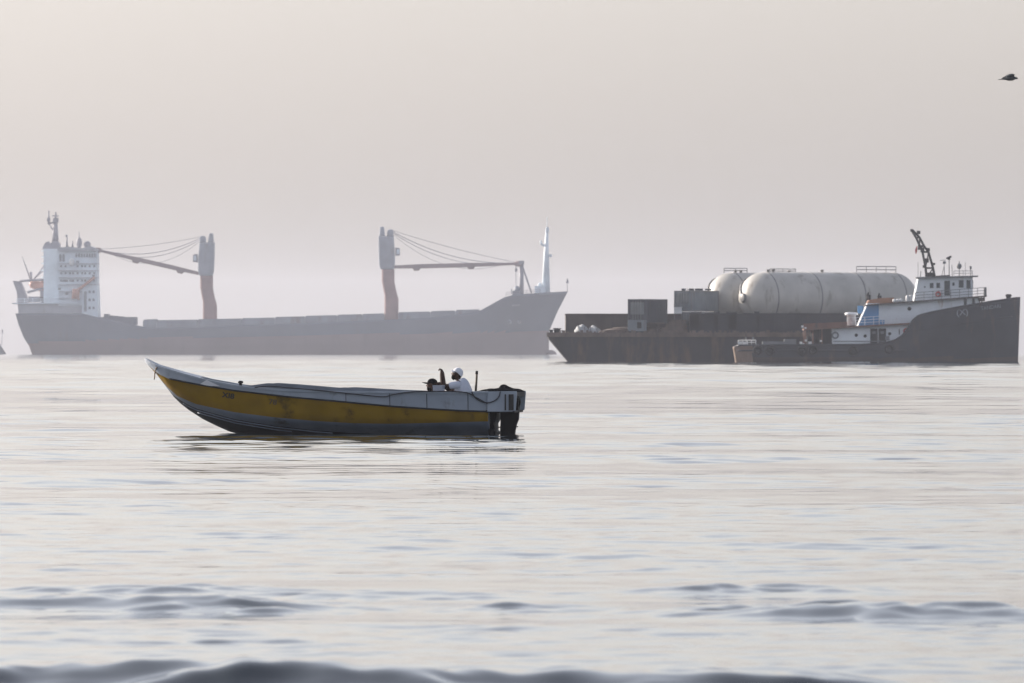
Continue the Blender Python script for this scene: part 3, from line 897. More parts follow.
    tank(763, 298.3, -6.6, 'nearer weathered white tank on the barge, its domed end in front of the other', ((.72, 1.03, .75),))
    tank(731.5, 298.6, -.9, 'farther white tank on the barge, partly hidden behind its twin', ((-.06, .12, .55), (.3, .5, .5)))


barge()


# ================================================================== TUGBOAT
def tugboat():
    q = Place(1330, 876); X, Z = q.x, q.z
    root = thing('tugboat', 'dark hulled tugboat with white wheelhouse and blue funnel, in front of the barge', 'tugboat', q.loc)
    dk = [(733, 346.8), (738, 344.6), (790, 344.4), (860, 344), (880, 343), (893, 340), (901, 335), (906, 328.5), (911, 320), (917, 315), (930, 311.6), (960, 306), (990, 301), (1020.3, 296.8)]
    deck = interp([(X(a), Z(b)) for a, b in dk])
    hb = loft_hull(prof([(-1.6, X(742)), (0, X(735.5)), (Z(347), X(733))]), prof([(-1.6, X(1016)), (0, X(1018)), (Z(297), X(1020.3))]), deck, 4.7, -1.6, 200, 20, .62, .2, (.45, .62), (1.6, 2.3),
                   lambda x, z: 2 if (x < X(752) and z > .1) else (1 if z < Z(357.5) else 0), 2)
    hb.build('hull', [M['tug_hull'], M['tug_boot'], M['tug_stern']], root)
    bv = hb.bvh()

    def on(px, py):
        h_ = bv.ray_cast(Vector((X(px), -60, Z(py))), Vector((0, 1, 0)))[0]
        return h_ if h_ is not None else Vector((X(px), -4.7, Z(py)))
    mb = MB()
    pts = [on(px, deck_row(dk, px) + .5) + Vector((0, -.02, 0)) for px in np.linspace(736, 1017, 90)]
    mb.tube(pts, .11, 6); mb.build_each('rubbing_bar', M['tug_hull'], root)
    mb = MB(); mb.tube([on(px, 350.5) + Vector((0, -.02, 0)) for px in np.linspace(738, 905, 50)], .1, 6)
    mb.tube([on(px, float(np.interp(px, [905, 1015], [332, 316]))) + Vector((0, -.02, 0)) for px in np.linspace(905, 1012, 40)], .07, 6)
    mb.build_each('rubbing_bar', M['tug_hull'], root)
    for px, py in ((757, 350), (769, 351), (801, 350.5), (812, 350), (852, 351), (888, 349)):
        mb = MB(); mb.torus(on(px, py) + Vector((0, -.16, 0)), .42, .16, (0, 1, .1)); mb.build('tyre_fender', M['rubber'], root)
    text_mesh('TANDARI', .62, M['letter'], 'name_lettering', root, (X(990), 0, Z(307.5)), 20.5 * q.S, rad(7.5), bv, .03, .006)
    text_mesh('(X)', .98, M['letter'], 'bow_emblem', root, (X(961), 0, Z(312.6)), 11.5 * q.S, rad(6), bv, .03, .008)
    mb = MB(); mb.box((X(1008.5), 0, Z(297.6)), (.5, 1.4, .8)); mb.box((X(1008.5), 0, Z(295.6)), (.7, .5, .2)); mb.build_each('bow_bitt', M['dark'], root)
    # main deck house
    mb = MB(); mb.prism(q.poly([(831.5, 346), (830.5, 328.8), (931, 323.5), (931, 346)]), -3.6, 3.6)
    house = mb.build('deck_house', M['tug_white'], root)
    for px in (873, 881.3):
        mb = MB(); mb.box((X(px), -3.63, Z(336)), (.86, .08, 1.75)); dr = mb.build('door', M['dark'], house)
        k = MB(); k.box((X(px), -3.69, Z(332.5)), (.4, .03, .3)); k.build('window', M['midgrey'], dr)
    for px, py in ((855.3, 335.2), (864.2, 336), (888.6, 333.8), (845, 336.5)):
        if px == 845: continue
        mb = MB(); mb.lathe([(.19, -.02), (.19, .06), (.12, .07)], (X(px), -3.6, Z(py)), (0, -1, 0), 14); mb.build('porthole', M['dark'], house)
    mb = MB(); mb.torus((X(834.3), -3.72, Z(335.3)), .34, .09, (0, 1, 0)); mb.build('lifebuoy', M['box_pale'], house)
    text_mesh('1', .9, M['dark'], 'number_lettering', house, (X(898.2), -3.62, Z(332.2)), None, 0, None, 0, .01)
    mb = MB(); mb.torus((X(905.3), -3.72, Z(331.2)), .30, .10, (0, 1, 0)); mb.build('lifebuoy', M['red'], house)
    mb = MB(); mb.box((X(858), -3.66, Z(341.3)), (6.0, .1, .10)); mb.box((X(886.3), -3.66, Z(338.2)), (.5, .1, .5)); mb.build_each('pipe_trim', M['midgrey'], house)
    # boat deck
    mb = MB(); mb.prism(q.poly([(803, 330.3), (803, 328.8), (918, 322.3), (918, 323.9)]), -4.3, 4.3)
    bd = mb.build('boat_deck', M['rustdeck'], root)
    mb = MB(); mb.prism(q.poly([(804, 328.7), (804, 323.6), (846, 321.7), (846, 326.4)]), -4.2, -4.12); mb.prism(q.poly([(804, 328.7), (804, 323.6), (846, 321.7), (846, 326.4)]), 4.12, 4.2)
    mb.build_each('deck_bulwark', M['rustdeck'], bd)
    mb = MB(); mb.rail([q.p(846, 326.3, -4.15), q.p(908, 322.8, -4.15)], .95, .03, 1.0, 3); mb.build('railing', M['tug_white'], bd)
    mb = MB()
    for px in (804.5, 812, 821):
        for y in (-4, 4): mb.tube([q.p(px, 345, y), q.p(px, 329, y)], .09, 6)
    mb.build_each('deck_post', M['rustdeck'], bd)
    mb = MB(); mb.lathe([(.9, -2), (.9, -1.9), (.5, -1.85), (.5, 1.85), (.9, 1.9), (.9, 2)], q.p(818, 336, 0), (0, 1, 0), 20); mb.box(q.p(818, 341.5), (2.6, 3.6, 1.2)); mb.box(q.p(825, 337), (1.4, 6.4, 1.9)); mb.build('towing_winch', M['dark'], root)
    mb = MB()
    for px, py, s_ in ((801.5, 326.5, .28), (804.5, 328, .22), (805, 340.5, .26), (800, 342.8, .3), (809, 343, .4), (802.5, 344, .2), (820, 341, .24)):
        mb.box(q.p(px, py, -4.25), (s_, .2, s_ * .9))
    mb.build_each('deck_lamp', M['white'], root)
    mb = MB(); mb.rail([q.p(738, 344.6, -2.6), q.p(755, 344.5, -3.9)], .5, .05, .6, 2); mb.box(q.p(739.5, 343, -2.6), (.5, .3, .35)); mb.box(q.p(745, 343.2, -3.0), (.6, .2, .3)); mb.build('stern_railing', M['white'], root)
    mb = MB(); mb.tube([q.p(746, 344.5), q.p(746, 337)], .05, 5); mb.tube([q.p(753, 344.5), q.p(753, 338)], .06, 5); mb.box(q.p(753, 338.5), (.25, .2, .3)); mb.box(q.p(776, 343.6), (3.2, 2.5, .5)); mb.box(q.p(790, 343), (1.4, 2, .9)); mb.build_each('towing_post', M['midgrey'], root)
    # upper house, bridge deck, wheelhouse
    mb = MB(); mb.prism(q.poly([(868, 327.5), (868, 305.6), (978, 297.2), (978, 318)]), -3.0, 3.0)
    up = mb.build('upper_house', M['tug_white'], root)
    mb = MB(); mb.lathe([(.22, -.02), (.22, .06), (.13, .07)], (X(908.5), -3.0, Z(308.8)), (0, -1, 0), 14); mb.build('porthole', M['dark'], up)
    for px, w in ((964.3, .34), (972.5, .30)):
        mb = MB(); mb.box((X(px), -3.03, Z(302.5)), (w, .08, 1.0)); mb.build('window', M['glass'], up)
    mb = MB(); mb.prism(q.poly([(864, 305.9), (864, 304.8), (985.5, 295.6), (985.5, 297.0)]), -3.7, 3.7)
    br = mb.build('bridge_deck', M['wall'], root)
    mb = MB(); mb.prism(q.poly([(912.8, 301.9), (917.6, 278.2), (971.8, 277.3), (971.8, 297.2)]), -2.5, 2.5)
    wh = mb.build('wheelhouse', M['tug_white'], root)
    for px, py, w, h_ in ((930.8, 285.6, .42, .6), (937.4, 285.5, .42, .6), (952.6, 284.2, .26, .36), (960.3, 284, .55, .86), (967.6, 284.3, .46, .95), (924, 287, .2, .2)):
        mb = MB(); mb.box((X(px), -2.53, Z(py)), (w, .08, h_)); mb.build('window', M['glass'] if px != 924 else M['box_pale'], wh)
    for y in (-1.6, 0, 1.6):
        mb = MB(); mb.box((X(971.8) + .03, y, Z(284.3)), (.08, 1.2, .95)); mb.build('window', M['glass'], wh)
    mb = MB(); mb.box((X(946.3), -2.53, Z(288)), (.64, .08, 1.7)); mb.build('door', M['glass'], wh)
    mb = MB(); mb.torus((X(937.3), -2.63, Z(294.3)), .25, .09, (0, 1, 0)); mb.build('lifebuoy', M['red'], wh)
    mb = MB(); mb.prism(q.poly([(915, 278.4), (915, 277.2), (977, 275.6), (977, 277.0)]), -3.0, 3.0); mb.build('wheelhouse_roof', M['midgrey'], wh)
    mb = MB(); mb.rail([q.p(914, 301.2, -3.6), q.p(985, 296, -3.6), q.p(985, 296, 3.6)], .98, .035, 1.05, 3); mb.build('railing', M['midgrey'], br)
    mb = MB(); mb.tube([q.p(983, 297, -3.2), q.p(978.5, 306, -3.2)], .08, 6); mb.tube([q.p(983, 297, 3.2), q.p(978.5, 306, 3.2)], .08, 6); mb.box(q.p(980.5, 299.5), (.8, 6, .4)); mb.build_each('deck_bracket', M['wall'], br)
    # funnel and casing
    mb = MB(); mb.prism(q.poly([(857, 326.5), (866.8, 303.4), (878.5, 303.4), (878.5, 326.5)]), -3.05, 3.05)
    fu = mb.build('funnel', M['tug_white'], root)  # white slanted face puts the blue funnel's sunlit edge highlight into colour
    mb = MB(); mb.prism(q.poly([(857.9, 325.8), (867.0, 304.4), (877.9, 304.4), (877.9, 325.8)]), -3.13, -3.053); mb.prism(q.poly([(857.9, 325.8), (867.0, 304.4), (877.9, 304.4), (877.9, 325.8)]), 3.053, 3.13); mb.build_each('funnel_panel', M['blue'], fu)
    mb = MB(); mb.prism(q.poly([(866.3, 303.6), (868.5, 300), (880, 298.2), (893.5, 297.5), (893.5, 303.0), (878, 304.0)]), -2.4, 2.4); mb.build('engine_casing', M['rustorange'], fu)
    mb = MB()
    for px, t in ((868.5, 294.8), (879.5, 295.6)):
        mb.tube([q.p(px, 300), q.p(px, t)], .26, 10); mb.tube([q.p(px, t), q.p(px - 1.6, t - .6)], .28, 10)
    mb.build_each('exhaust_pipe', M['dark'], fu)
    mb = MB(); mb.lathe([(.5, 0), (.5, Z(315.5) - Z(325.5)), (.78, Z(315.2) - Z(325.5)), (.78, Z(313.2) - Z(325.5)), (.5, Z(312.4) - Z(325.5))], q.p(850.7, 325.5, -2.2), n=20); mb.build('ventilator', M['tug_white'], bd)
    mb = MB(); mb.box(q.p(861, 309.5, 1.5), (.7, .8, .9)); mb.box(q.p(881, 322.3, -3.9), (.55, .3, .5)); mb.build_each('deck_box', M['blue'], bd)
    for px in (893.2, 896.6, 899.8, 906.5, 910):
        mb = MB(); mb.lathe([(.03, -.55), (.16, -.5), (.2, -.4), (.2, .4), (.16, .5), (.03, .55)], q.p(px, float(np.interp(px, [893, 910], [300.8, 299.6])), -3.3), (0, 1, 0) if px < 905 else (0, 0, 1), 14)
        mb.build('life_raft_canister', M['white'], br)
    # raked boom mast on the wheelhouse
    mb = MB()
    A = [(926.6, 278), (925.6, 268), (922.5, 252), (919.8, 246), (916.2, 238), (911.8, 231)]
    B_ = [(935, 278), (933, 268), (928.4, 252), (924.0, 246), (919.2, 237), (912.4, 230)]
    for y in (-.55, .55):
        k = np.linspace(1, .25, 6)
        mb.tube([q.p(a, b, y * t) for (a, b), t in zip(A, k)], .14, 6)
        mb.tube([q.p(a, b, y * t) for (a, b), t in zip(B_, k)], .14, 6)
    for i in range(5):
        mb.tube([q.p(*A[i], 0), q.p(*B_[i], 0)], .12, 6)
        mb.tube([q.p(*A[i], -.3), q.p(*B_[i + 1], -.3)], .08, 6)
    mb.tube([q.p(923, 278), q.p(950, 276)], .16, 6)
    for px, py, s_ in ((920.3, 247.5, .55), (928.3, 249.5, .35), (922.4, 250.4, .45), (926.5, 260.5, .5), (930.5, 276, .8), (918.5, 232.5, .4), (911.6, 230.4, .3), (934, 264, .25), (924, 266.5, .3)):
        mb.box(q.p(px, py), (s_, .6, s_))
    mb.build('boom_mast', M['dark'], root)
    mb = MB(); mb.prism(q.poly([(915.4, 253.5), (915.0, 250), (916.6, 246), (917.5, 246.5), (917.2, 251), (916.2, 254)]), -.02, .02); mb.build('flag', M['red'], root)
    mb = MB()
    mb.tube([q.p(944.5, 277), q.p(944, 262)], .05, 5); mb.tube([q.p(940, 260.5), q.p(945.5, 260)], .04, 5); mb.box(q.p(944.3, 262.6), (.35, .3, .3)); mb.tube([q.p(941.5, 277), q.p(944, 266)], .04, 5)
    mb.tube([q.p(949.2, 277), q.p(949, 259)], .06, 5); mb.tube([q.p(952.3, 277), q.p(951.8, 265)], .05, 5)
    mb.tube([q.p(918, 277.5), q.p(918, 262)], .03, 5); mb.tube([q.p(920.5, 277.5), q.p(920.8, 271)], .06, 5); mb.tube([q.p(965.3, 277), q.p(965.3, 262)], .03, 5); mb.tube([q.p(970.6, 276), q.p(970.6, 267)], .06, 5); mb.box(q.p(970.6, 267.6), (.25, .25, .35)); mb.tube([q.p(959.2, 277), q.p(959.2, 261)], .06, 5)
    mb.build_each('aerial', M['midgrey'], root)
    mb = MB(); mb.box(q.p(948.8, 257.5), (.6, 1.6, .22), 0, Matrix.Rotation(rad(-25), 3, 'Y')); mb.box(q.p(949.0, 258.6), (.3, .3, .25)); mb.build('radar_scanner', M['dark'], root)
    mb = MB(); mb.ball(q.p(959.2, 266.2), (.30, .30, .34)); mb.build('satellite_dome', M['midgrey'], root)
    mb = MB(); mb.rail([q.p(953, 275.8, -2.8), q.p(971.5, 275.6, -2.8)], .55, .035, 1.1, 2); mb.build('railing', M['midgrey'], root)


tugboat()


# ================================================================== SKIFF
sq = Place(235, 335)


def skiff():
    q = sq; X, Z = q.x, q.z
    root = thing('motor_skiff', 'yellow and pale grey fishing skiff with raised bow carrying two men', 'boat', q.loc)
    gun = interp([(146, 358.6), (152, 361.6), (160, 365.6), (185, 373), (210, 379.6), (240, 385), (260, 387.6), (300, 390), (340, 391.4), (400, 391.8), (470, 392), (496, 391.6)])
    ytop = interp([(146, 362), (150, 366), (157, 371), (163, 374.8), (172, 378.5), (200, 383.8), (240, 390.3), (300, 397), (340, 400.5), (400, 406), (440, 408.7), (470, 410.4), (496, 411.2)])
    ybot = interp([(146, 362), (150, 366), (157, 373), (163, 380.5), (170, 387.5), (180, 396), (200, 404), (240, 412), (280, 417), (320, 420.6), (360, 423), (400, 423.6), (440, 422.6), (496, 421)])
    wbot = interp([(146, 362), (157, 373.5), (163, 381), (175, 395), (190, 404.5), (200, 408.6), (240, 419), (280, 425.5), (320, 430), (360, 433), (420, 435), (496, 435)])
    keel = interp([(146, 361.6), (149, 365.0), (153, 369.4), (158, 374.8), (163, 381.4), (169, 389), (175, 397), (182, 403.8), (190, 410), (205, 419.6), (220, 426.8), (232, 432), (260, 438.5), (320, 443), (496, 444)])
    Bf = interp([(146, .06), (148, .12), (152, .20), (158, .29), (170, .41), (190, .55), (215, .67), (245, .79), (280, .88), (330, .95), (400, .97), (450, .95), (496, .90)])

    def bre(px, py):
        zk, zg = keel(px), gun(px)
        s = min(1, max(0, (zk - py) / max(zk - zg, .01)))
        g = .80 * min(1, s / .42) ** .75 + .20 * s
        return max(Bf(px) * g, .012)
    pxs = sorted(set(list(np.linspace(146, 190, 30)) + list(np.linspace(190, 496, 90))))
    mb = MB(); rings = []
    NB = [3, 3, 3, 5]
    for px in pxs:
        k = keel(px)
        lv = [gun(px), min(ytop(px), k), min(ybot(px), k), min(wbot(px), k), k]
        row = [];
        for b in range(4):
            for t in range(NB[b]): row.append((px, lv[b] + (lv[b + 1] - lv[b]) * t / NB[b]))
        row.append((px, k)); rings.append(row)
    nb = sum(NB) + 1
    band = sum([[b] * NB[b] for b in range(4)], [])
    for side in (-1, 1):
        o = len(mb.v)
        mb.v += [(X(a), side * bre(a, b), Z(b)) for r_ in rings for a, b in r_]
        for i in range(len(rings) - 1):
            for j in range(nb - 1):
                mi = band[j]
                pass
                mb.f.append([o + i * nb + j, o + (i + 1) * nb + j, o + (i + 1) * nb + j + 1, o + i * nb + j + 1]); mb.m.append(mi); mb.sm.append(True)
    h = len(rings) * nb
    for i in range(len(rings) - 1):
        mb.f.append([i * nb + nb - 1, (i + 1) * nb + nb - 1, h + (i + 1) * nb + nb - 1, h + i * nb + nb - 1]); mb.m.append(3); mb.sm.append(True)
    for j in range(nb - 1):
        L_ = len(rings) - 1
        mb.f.append([L_ * nb + j, L_ * nb + j + 1, h + L_ * nb + j + 1, h + L_ * nb + j]); mb.m.append(0); mb.sm.append(False)
        mb.f.append([j, j + 1, h + j + 1, h + j]); mb.m.append(0); mb.sm.append(False)
    bv = mb.bvh()
    mb.build('hull', [M['sk_white'], M['sk_yellow'], M['sk_strip'], M['sk_bottom'], M['sk_worn']], root)
    # inside shell with the sole, and the gunwale cap
    ib = MB(); zi = Z(418)
    ix = [p for p in pxs if p > 225]
    for p in ix:
        b = Bf(p); zg = Z(gun(p)) - .03; zs = max(zi, Z(keel(p)) + .12)
        bs = max(.05, bre(p, q.pw - zs / q.S) - .05); ib.v += [(X(p), -(b - .07), zg), (X(p), -bs, zs), (X(p), bs, zs), (X(p), b - .07, zg)]
    for i in range(len(ix) - 1):
        for j in range(3):
            ib.f.append([i * 4 + j, (i + 1) * 4 + j, (i + 1) * 4 + j + 1, i * 4 + j + 1]); ib.m.append(0); ib.sm.append(False)
    ib.f += [[0, 1, 2, 3], [len(ib.v) - 4 + k for k in (3, 2, 1, 0)]]; ib.m += [0, 0]; ib.sm += [False, False]
    ib.build('inner_lining', M['sk_inside'], root)
    gb = MB()
    for side in (-1, 1):
        o = len(gb.v)
        for p in pxs:
            b = Bf(p); z = Z(gun(p)); w = min(.10, b * .9)
            gb.v += [(X(p), side * (b + .015), z - .03), (X(p), side * (b + .02), z + .012), (X(p), side * (b - w), z + .014), (X(p), side * (b - w), z - .03)]
        for i in range(len(pxs) - 1):
            for j in range(4):
                gb.f.append([o + i * 4 + j, o + (i + 1) * 4 + j, o + (i + 1) * 4 + (j + 1) % 4, o + i * 4 + (j + 1) % 4]); gb.m.append(0); gb.sm.append(False)
        for e in (0, len(pxs) - 1): gb.f.append([o + e * 4 + k for k in range(4)]); gb.m.append(0); gb.sm.append(False)
    gb.build('gunwale', M['sk_white'], root)
    # foredeck between the gunwales
    fd = MB(); fx = [p for p in pxs if p <= 204]
    for p in fx: fd.v += [(X(p), -Bf(p) * .98, Z(gun(p)) - .012), (X(p), Bf(p) * .98, Z(gun(p)) - .012), (X(p), 0, Z(gun(p)) + .03 * min(1, Bf(p) / .4))]
    for i in range(len(fx) - 1):
        for a, b in ((0, 2), (2, 1)):
            fd.f.append([i * 3 + a, i * 3 + b, (i + 1) * 3 + b, (i + 1) * 3 + a]); fd.m.append(0); fd.sm.append(False)
    fd.f.append([(len(fx) - 1) * 3 + k for k in (0, 1, 2)]); fd.m.append(0); fd.sm.append(False)
    fd.build('foredeck', M['sk_white'], root)
    # dark rubbing strip along the seam under the topsides, and chine strakes on the bottom
    for side in (-1, 1):
        rb = MB(); rb.tube([(X(p), side * (bre(p, ytop(p)) + .008), Z(ytop(p))) for p in pxs if p > 172], .019, 6)
        rb.build('rubbing_strip', M['sk_rub'], root)
        rb = MB()
        rb.tube([(X(p), side * (bre(p, wbot(p) + 1.5) + .004), Z(wbot(p) + 1.5)) for p in pxs if 185 < p < 340], .014, 6)
        rb.tube([(X(p), side * (bre(p, wbot(p) + 4) + .004), Z(wbot(p) + 4)) for p in pxs if 200 < p < 300], .014, 6)
        rb.build_each('spray_strake', M['sk_strip'], root)
    # raised plywood washboards
    for side in (-1, 1):
        wb = MB()
        lo = [p for p in pxs if 246 <= p <= 436]
        top = interp([(246, 386.3), (258, 385.2), (275, 382.9), (300, 384.6), (340, 388), (352, 387.2), (400, 389.8), (436, 391.2)])
        for p in lo:
            b = Bf(p) - .10
            wb.v += [(X(p), side * b, Z(gun(p)) - .05), (X(p), side * (b - .03), Z(gun(p)) - .05), (X(p), side * (b - .03), Z(top(p))), (X(p), side * b, Z(top(p)))]
        for i in range(len(lo) - 1):
            for j in range(4):
                wb.f.append([i * 4 + j, (i + 1) * 4 + j, (i + 1) * 4 + (j + 1) % 4, i * 4 + (j + 1) % 4]); wb.m.append(0); wb.sm.append(False)
        wb.f += [[0, 1, 2, 3], [len(wb.v) - 4 + k for k in range(4)]]; wb.m += [0, 0]; wb.sm += [False, False]
        wb.build('washboard', M['canvas'], root)
    for px in (250, 330, 405, 448):
        tb = MB(); tb.box((X(px), 0, Z(405)), (.26, Bf(px) * 1.66, .04)); tb.build('thwart', M['sk_inside'], root)
    # seams on the topsides
    sm = MB()
    for px in (354, 398, 435, 476):
        pts = [Vector((X(px), -bre(px, py) - .004, Z(py))) for py in np.linspace(gun(px) + .5, ytop(px) - .6, 6)]
        sm.tube(pts, .007, 5)
    sm.build_each('panel_seam', M['sk_rub'], root)
    # stern extension carrying the motor
    for side in (-1, 1):
        sp = MB(); sp.prism(q.poly([(495.5, 391.2), (524.6, 390.8), (525, 393), (523.6, 410), (520, 411.2), (495.5, 411.2)]), side * .86, side * .905) if side > 0 else sp.prism(q.poly([(495.5, 391.2), (524.6, 390.8), (525, 393), (523.6, 410), (520, 411.2), (495.5, 411.2)]), -.905, -.86)
        sp.build('stern_side_board', M['sk_white'], root)
    sp = MB(); sp.box((X(508), 0, Z(411)), ((524 - 495.5) * q.S, 1.7, .05)); sp.box((X(522.5), 0, Z(394)), (.06, 1.71, .09)); sp.build('stern_platform', M['dark'], root)
    sp = MB()
    for px, w in ((513.5, .03), (518, .05), (520.5, .05)):
        sp.box((X(px), -.915, Z(402)), (w, .02, .33))
    sp.build_each('edge_strap', M['sk_rub'], root)
    # outboard motor
    om = MB()
    om.ball((X(515), -.05, Z(402)), (.20, .19, .19), 0, 12)
    om.prism(q.poly([(507, 410.5), (507, 398), (511, 394), (520, 394), (523.4, 399), (522.5, 410.5)]), -.22, .12)
    mot = om.build('outboard_motor', M['motor'], root)
    lg = MB(); lg.prism(q.poly([(504.4, 411.5), (504.6, 421), (504.2, 431), (504.8, 437), (513, 439), (518.5, 436), (519.2, 430), (520.5, 424), (522.5, 419), (523, 411.5)]), -.14, .04)
    lg.prism(q.poly([(502.5, 427.6), (502.5, 426.6), (521.2, 426.0), (521.4, 427.0)]), -.20, .10)
    lg.build('leg', M['motor'], mot)
    pr = MB()
    for k in range(3):
        pr.box(Vector((X(521), -.05, Z(442))) + Matrix.Rotation(k * 2.094, 3, 'X') @ Vector((0, 0, .09)), (.03, .08, .15), 0, Matrix.Rotation(k * 2.094, 3, 'X') @ Matrix.Rotation(.5, 3, 'Z'))
    pr.tube([(X(508), -.05, Z(442)), (X(522), -.05, Z(442))], [.07, .045], 10); pr.build('propeller', M['motor'], mot)
    br = MB(); br.prism(q.poly([(495.3, 411.4), (495.3, 438), (502.0, 438), (502.2, 431.5), (500.6, 430), (500.4, 423), (502.2, 420), (503.4, 411.4)]), -.6, .3)
    br.build('transom_bracket', M['motor'], root)
    # bow post and small cleat
    cl = MB(); cl.lathe([(.03, 0), (.03, .045), (.055, .05), (.055, .085), (.02, .10)], (X(247), -Bf(247) + .05, Z(gun(247)) + .01), n=12); cl.build('cleat', M['dark'], root)
    # pale patch on the topsides near the bow
    pt = MB(); ring = [(205.5, 383.8), (212.5, 379.9), (226.5, 386.2), (214, 386.0)]
    nn = 8; vs = []
    for i in range(nn + 1):
        for j in range(nn + 1):
            u, v = i / nn, j / nn
            a = [(ring[0][k] * (1 - u) + ring[3][k] * u) * (1 - v) + (ring[1][k] * (1 - u) + ring[2][k] * u) * v for k in (0, 1)]
            hit = bv.ray_cast(Vector((X(a[0]), -9, Z(a[1]))), Vector((0, 1, 0)))[0]
            y = (hit.y if hit is not None else -Bf(a[0])) - .02
            vs.append((X(a[0]), y, Z(a[1])))
    vs2 = vs + [(x, y + .017, z) for x, y, z in vs]; n1 = (nn + 1) ** 2
    fs = []
    for i in range(nn):
        for j in range(nn):
            f = [i * (nn + 1) + j, (i + 1) * (nn + 1) + j, (i + 1) * (nn + 1) + j + 1, i * (nn + 1) + j + 1]
            fs += [f, [k + n1 for k in f[::-1]]]
    pt.add(vs2, fs); pt.build('pale_patch', M['patch'], root)
    text_mesh('XI8', .15, M['letter_dark'], 'bow_lettering', root, (X(234.5), 0, Z(395.7)), 13 * q.S, rad(-9), bv, .006, .004, .003)
    text_mesh('78', .15, M['letter_mid'], 'side_lettering', root, (X(280), 0, Z(402)), 8 * q.S, rad(-6), bv, .006, .002, .003)

    # ---------------------------------------------- ropes, pole, tarpaulin, box (not part of the boat)
    def rope(name, label, pts, r_, mat, group=None):
        t = MB(); P_ = []
        pts = [Vector(p) for p in pts]
        for i in range(len(pts) - 1):
            p0 = pts[max(i - 1, 0)]; p1 = pts[i]; p2 = pts[i + 1]; p3 = pts[min(i + 2, len(pts) - 1)]
            for k in range(5):
                u = k / 5
                P_.append(.5 * ((2 * p1) + (-p0 + p2) * u + (2 * p0 - 5 * p1 + 4 * p2 - p3) * u * u + (-p0 + 3 * p1 - 3 * p2 + p3) * u ** 3))
        P_.append(pts[-1])
        c = P_[0].copy()
        t.tube([p - c for p in P_], r_, 6)
        o = t.build(name, mat, None, q.loc + c); tag(o, label, 'rope', group); return o

    def side(px, py, off=.02):
        return Vector((X(px), -bre(px, min(py, 440)) - off if px < 495 else -.905 - off, Z(py)))
    rope('hanging_rope', 'dark rope hanging in a loop on the skiff topside near the stern', [side(480, 391.3), side(482.5, 396.3), side(488, 400.6), side(495.3, 402.4, .03), side(502, 400.8), (X(507), -.93, Z(396.5)), (X(508.5), -.93, Z(391.2))], .013, M['rope'])
    rope('long_rope', 'dark rope lying along the washboard of the yellow skiff', [(X(262), -Bf(262) - .03, Z(387.4)), (X(275), -Bf(275) - .03, Z(386)), (X(300), -Bf(300) - .03, Z(387.8)), (X(320), -Bf(320) - .035, Z(389.6)), (X(345), -Bf(345) - .035, Z(392)), (X(370), -Bf(370) - .035, Z(394.6)), (X(392), -Bf(392) - .035, Z(396.5)), (X(402), -Bf(402) - .035, Z(394.2)), (X(425), -Bf(425) - .035, Z(391.4)), (X(470), -Bf(470) - .03, Z(391.6)), (X(484), -.95, Z(397)), (X(496), -.95, Z(403.5))], .012, M['rope'])
    kx = 157.5
    b = bre(kx, 369) + .012
    rope('bow_rope', 'short tan rope knotted round the raised bow tip of the skiff', [(X(160.5), -bre(160.5, 369) - .012, Z(366.8)), (X(158.5), -b, Z(369.5)), (X(156.3), -.06, Z(373.6)), (X(157.5), -b, Z(372.4)), (X(157.6), -b - .02, Z(376)), (X(157.0), -b - .02, Z(379.6))], .011, M['rope_tan'])
    po = thing('wooden_pole', 'thin upright pole standing in the skiff behind the man in white', 'pole', q.w(474.6, 405, .1))
    mb = MB(); mb.tube([(0, 0, 0), (X(476.6) - X(474.6), 0, Z(371.2) - Z(405))], [.028, .022], 8); mb.build('shaft', M['wood'], po)
    mb = MB(); mb.tube([(X(476.35) - X(474.6), 0, Z(374) - Z(405)), (X(476.65) - X(474.6), 0, Z(370.9) - Z(405))], [.030, .026], 8); mb.build('grip', M['black_cloth'], po)
    # tarpaulin heap over the motor well
    bm = bmesh.new(); bmesh.ops.create_grid(bm, x_segments=40, y_segments=24, size=1)
    for v in bm.verts:
        x, y = v.co.x, v.co.y
        hgt = max(0, (1 - x * x) * (1 - y * y)) ** .5
        n = .55 + .25 * math.sin(4 * x + 1.2) + .15 * math.sin(7 * x + 3 * y) + .10 * math.sin(13 * x - 5 * y)
        v.co = Vector((x * .42, y * .80, .085 * hgt * (.4 + n) * (1.15 if x > 0 else .75)))
    for f in bm.faces: f.smooth = True
    ret = bmesh.ops.extrude_face_region(bm, geom=list(bm.faces))
    for v in [e for e in ret['geom'] if isinstance(e, bmesh.types.BMVert)]: v.co.z -= .012
    bmesh.ops.recalc_face_normals(bm, faces=bm.faces)
    me = bpy.data.meshes.new('tarpaulin_heap'); bm.to_mesh(me); bm.free(); me.materials.append(M['black_cloth'])
    o = bpy.data.objects.new('tarpaulin_heap', me); COL.objects.link(o); o.location = q.w(504, 391.0, 0)
    tag(o, 'crumpled black tarpaulin over the motor well at the skiff stern', 'tarpaulin')
    cb = thing('cool_box', 'pale grey box in the skiff in front of the man in white', 'box', q.w(441.2, 403.5, -.45))
    mb = MB(); mb.box((0, 0, .17), (.205, .36, .34)); mb.build('body', M['boxwhite'], cb)
    mb = MB(); mb.box((0, 0, .36), (.215, .37, .04)); mb.build('lid', M['boxwhite'], cb)
    mb = MB(); mb.tube([(-.06, -.195, .26), (-.06, -.21, .22), (.06, -.21, .22), (.06, -.195, .26)], .008, 5); mb.build('handle', M['dark'], cb)


M['patch'] = paint('pale patch', (.66, .67, .70), .5, scale=4, var=.05)
M['letter_mid'] = paint('faded lettering', (.07, .05, .03), .6, scale=4)
skiff()


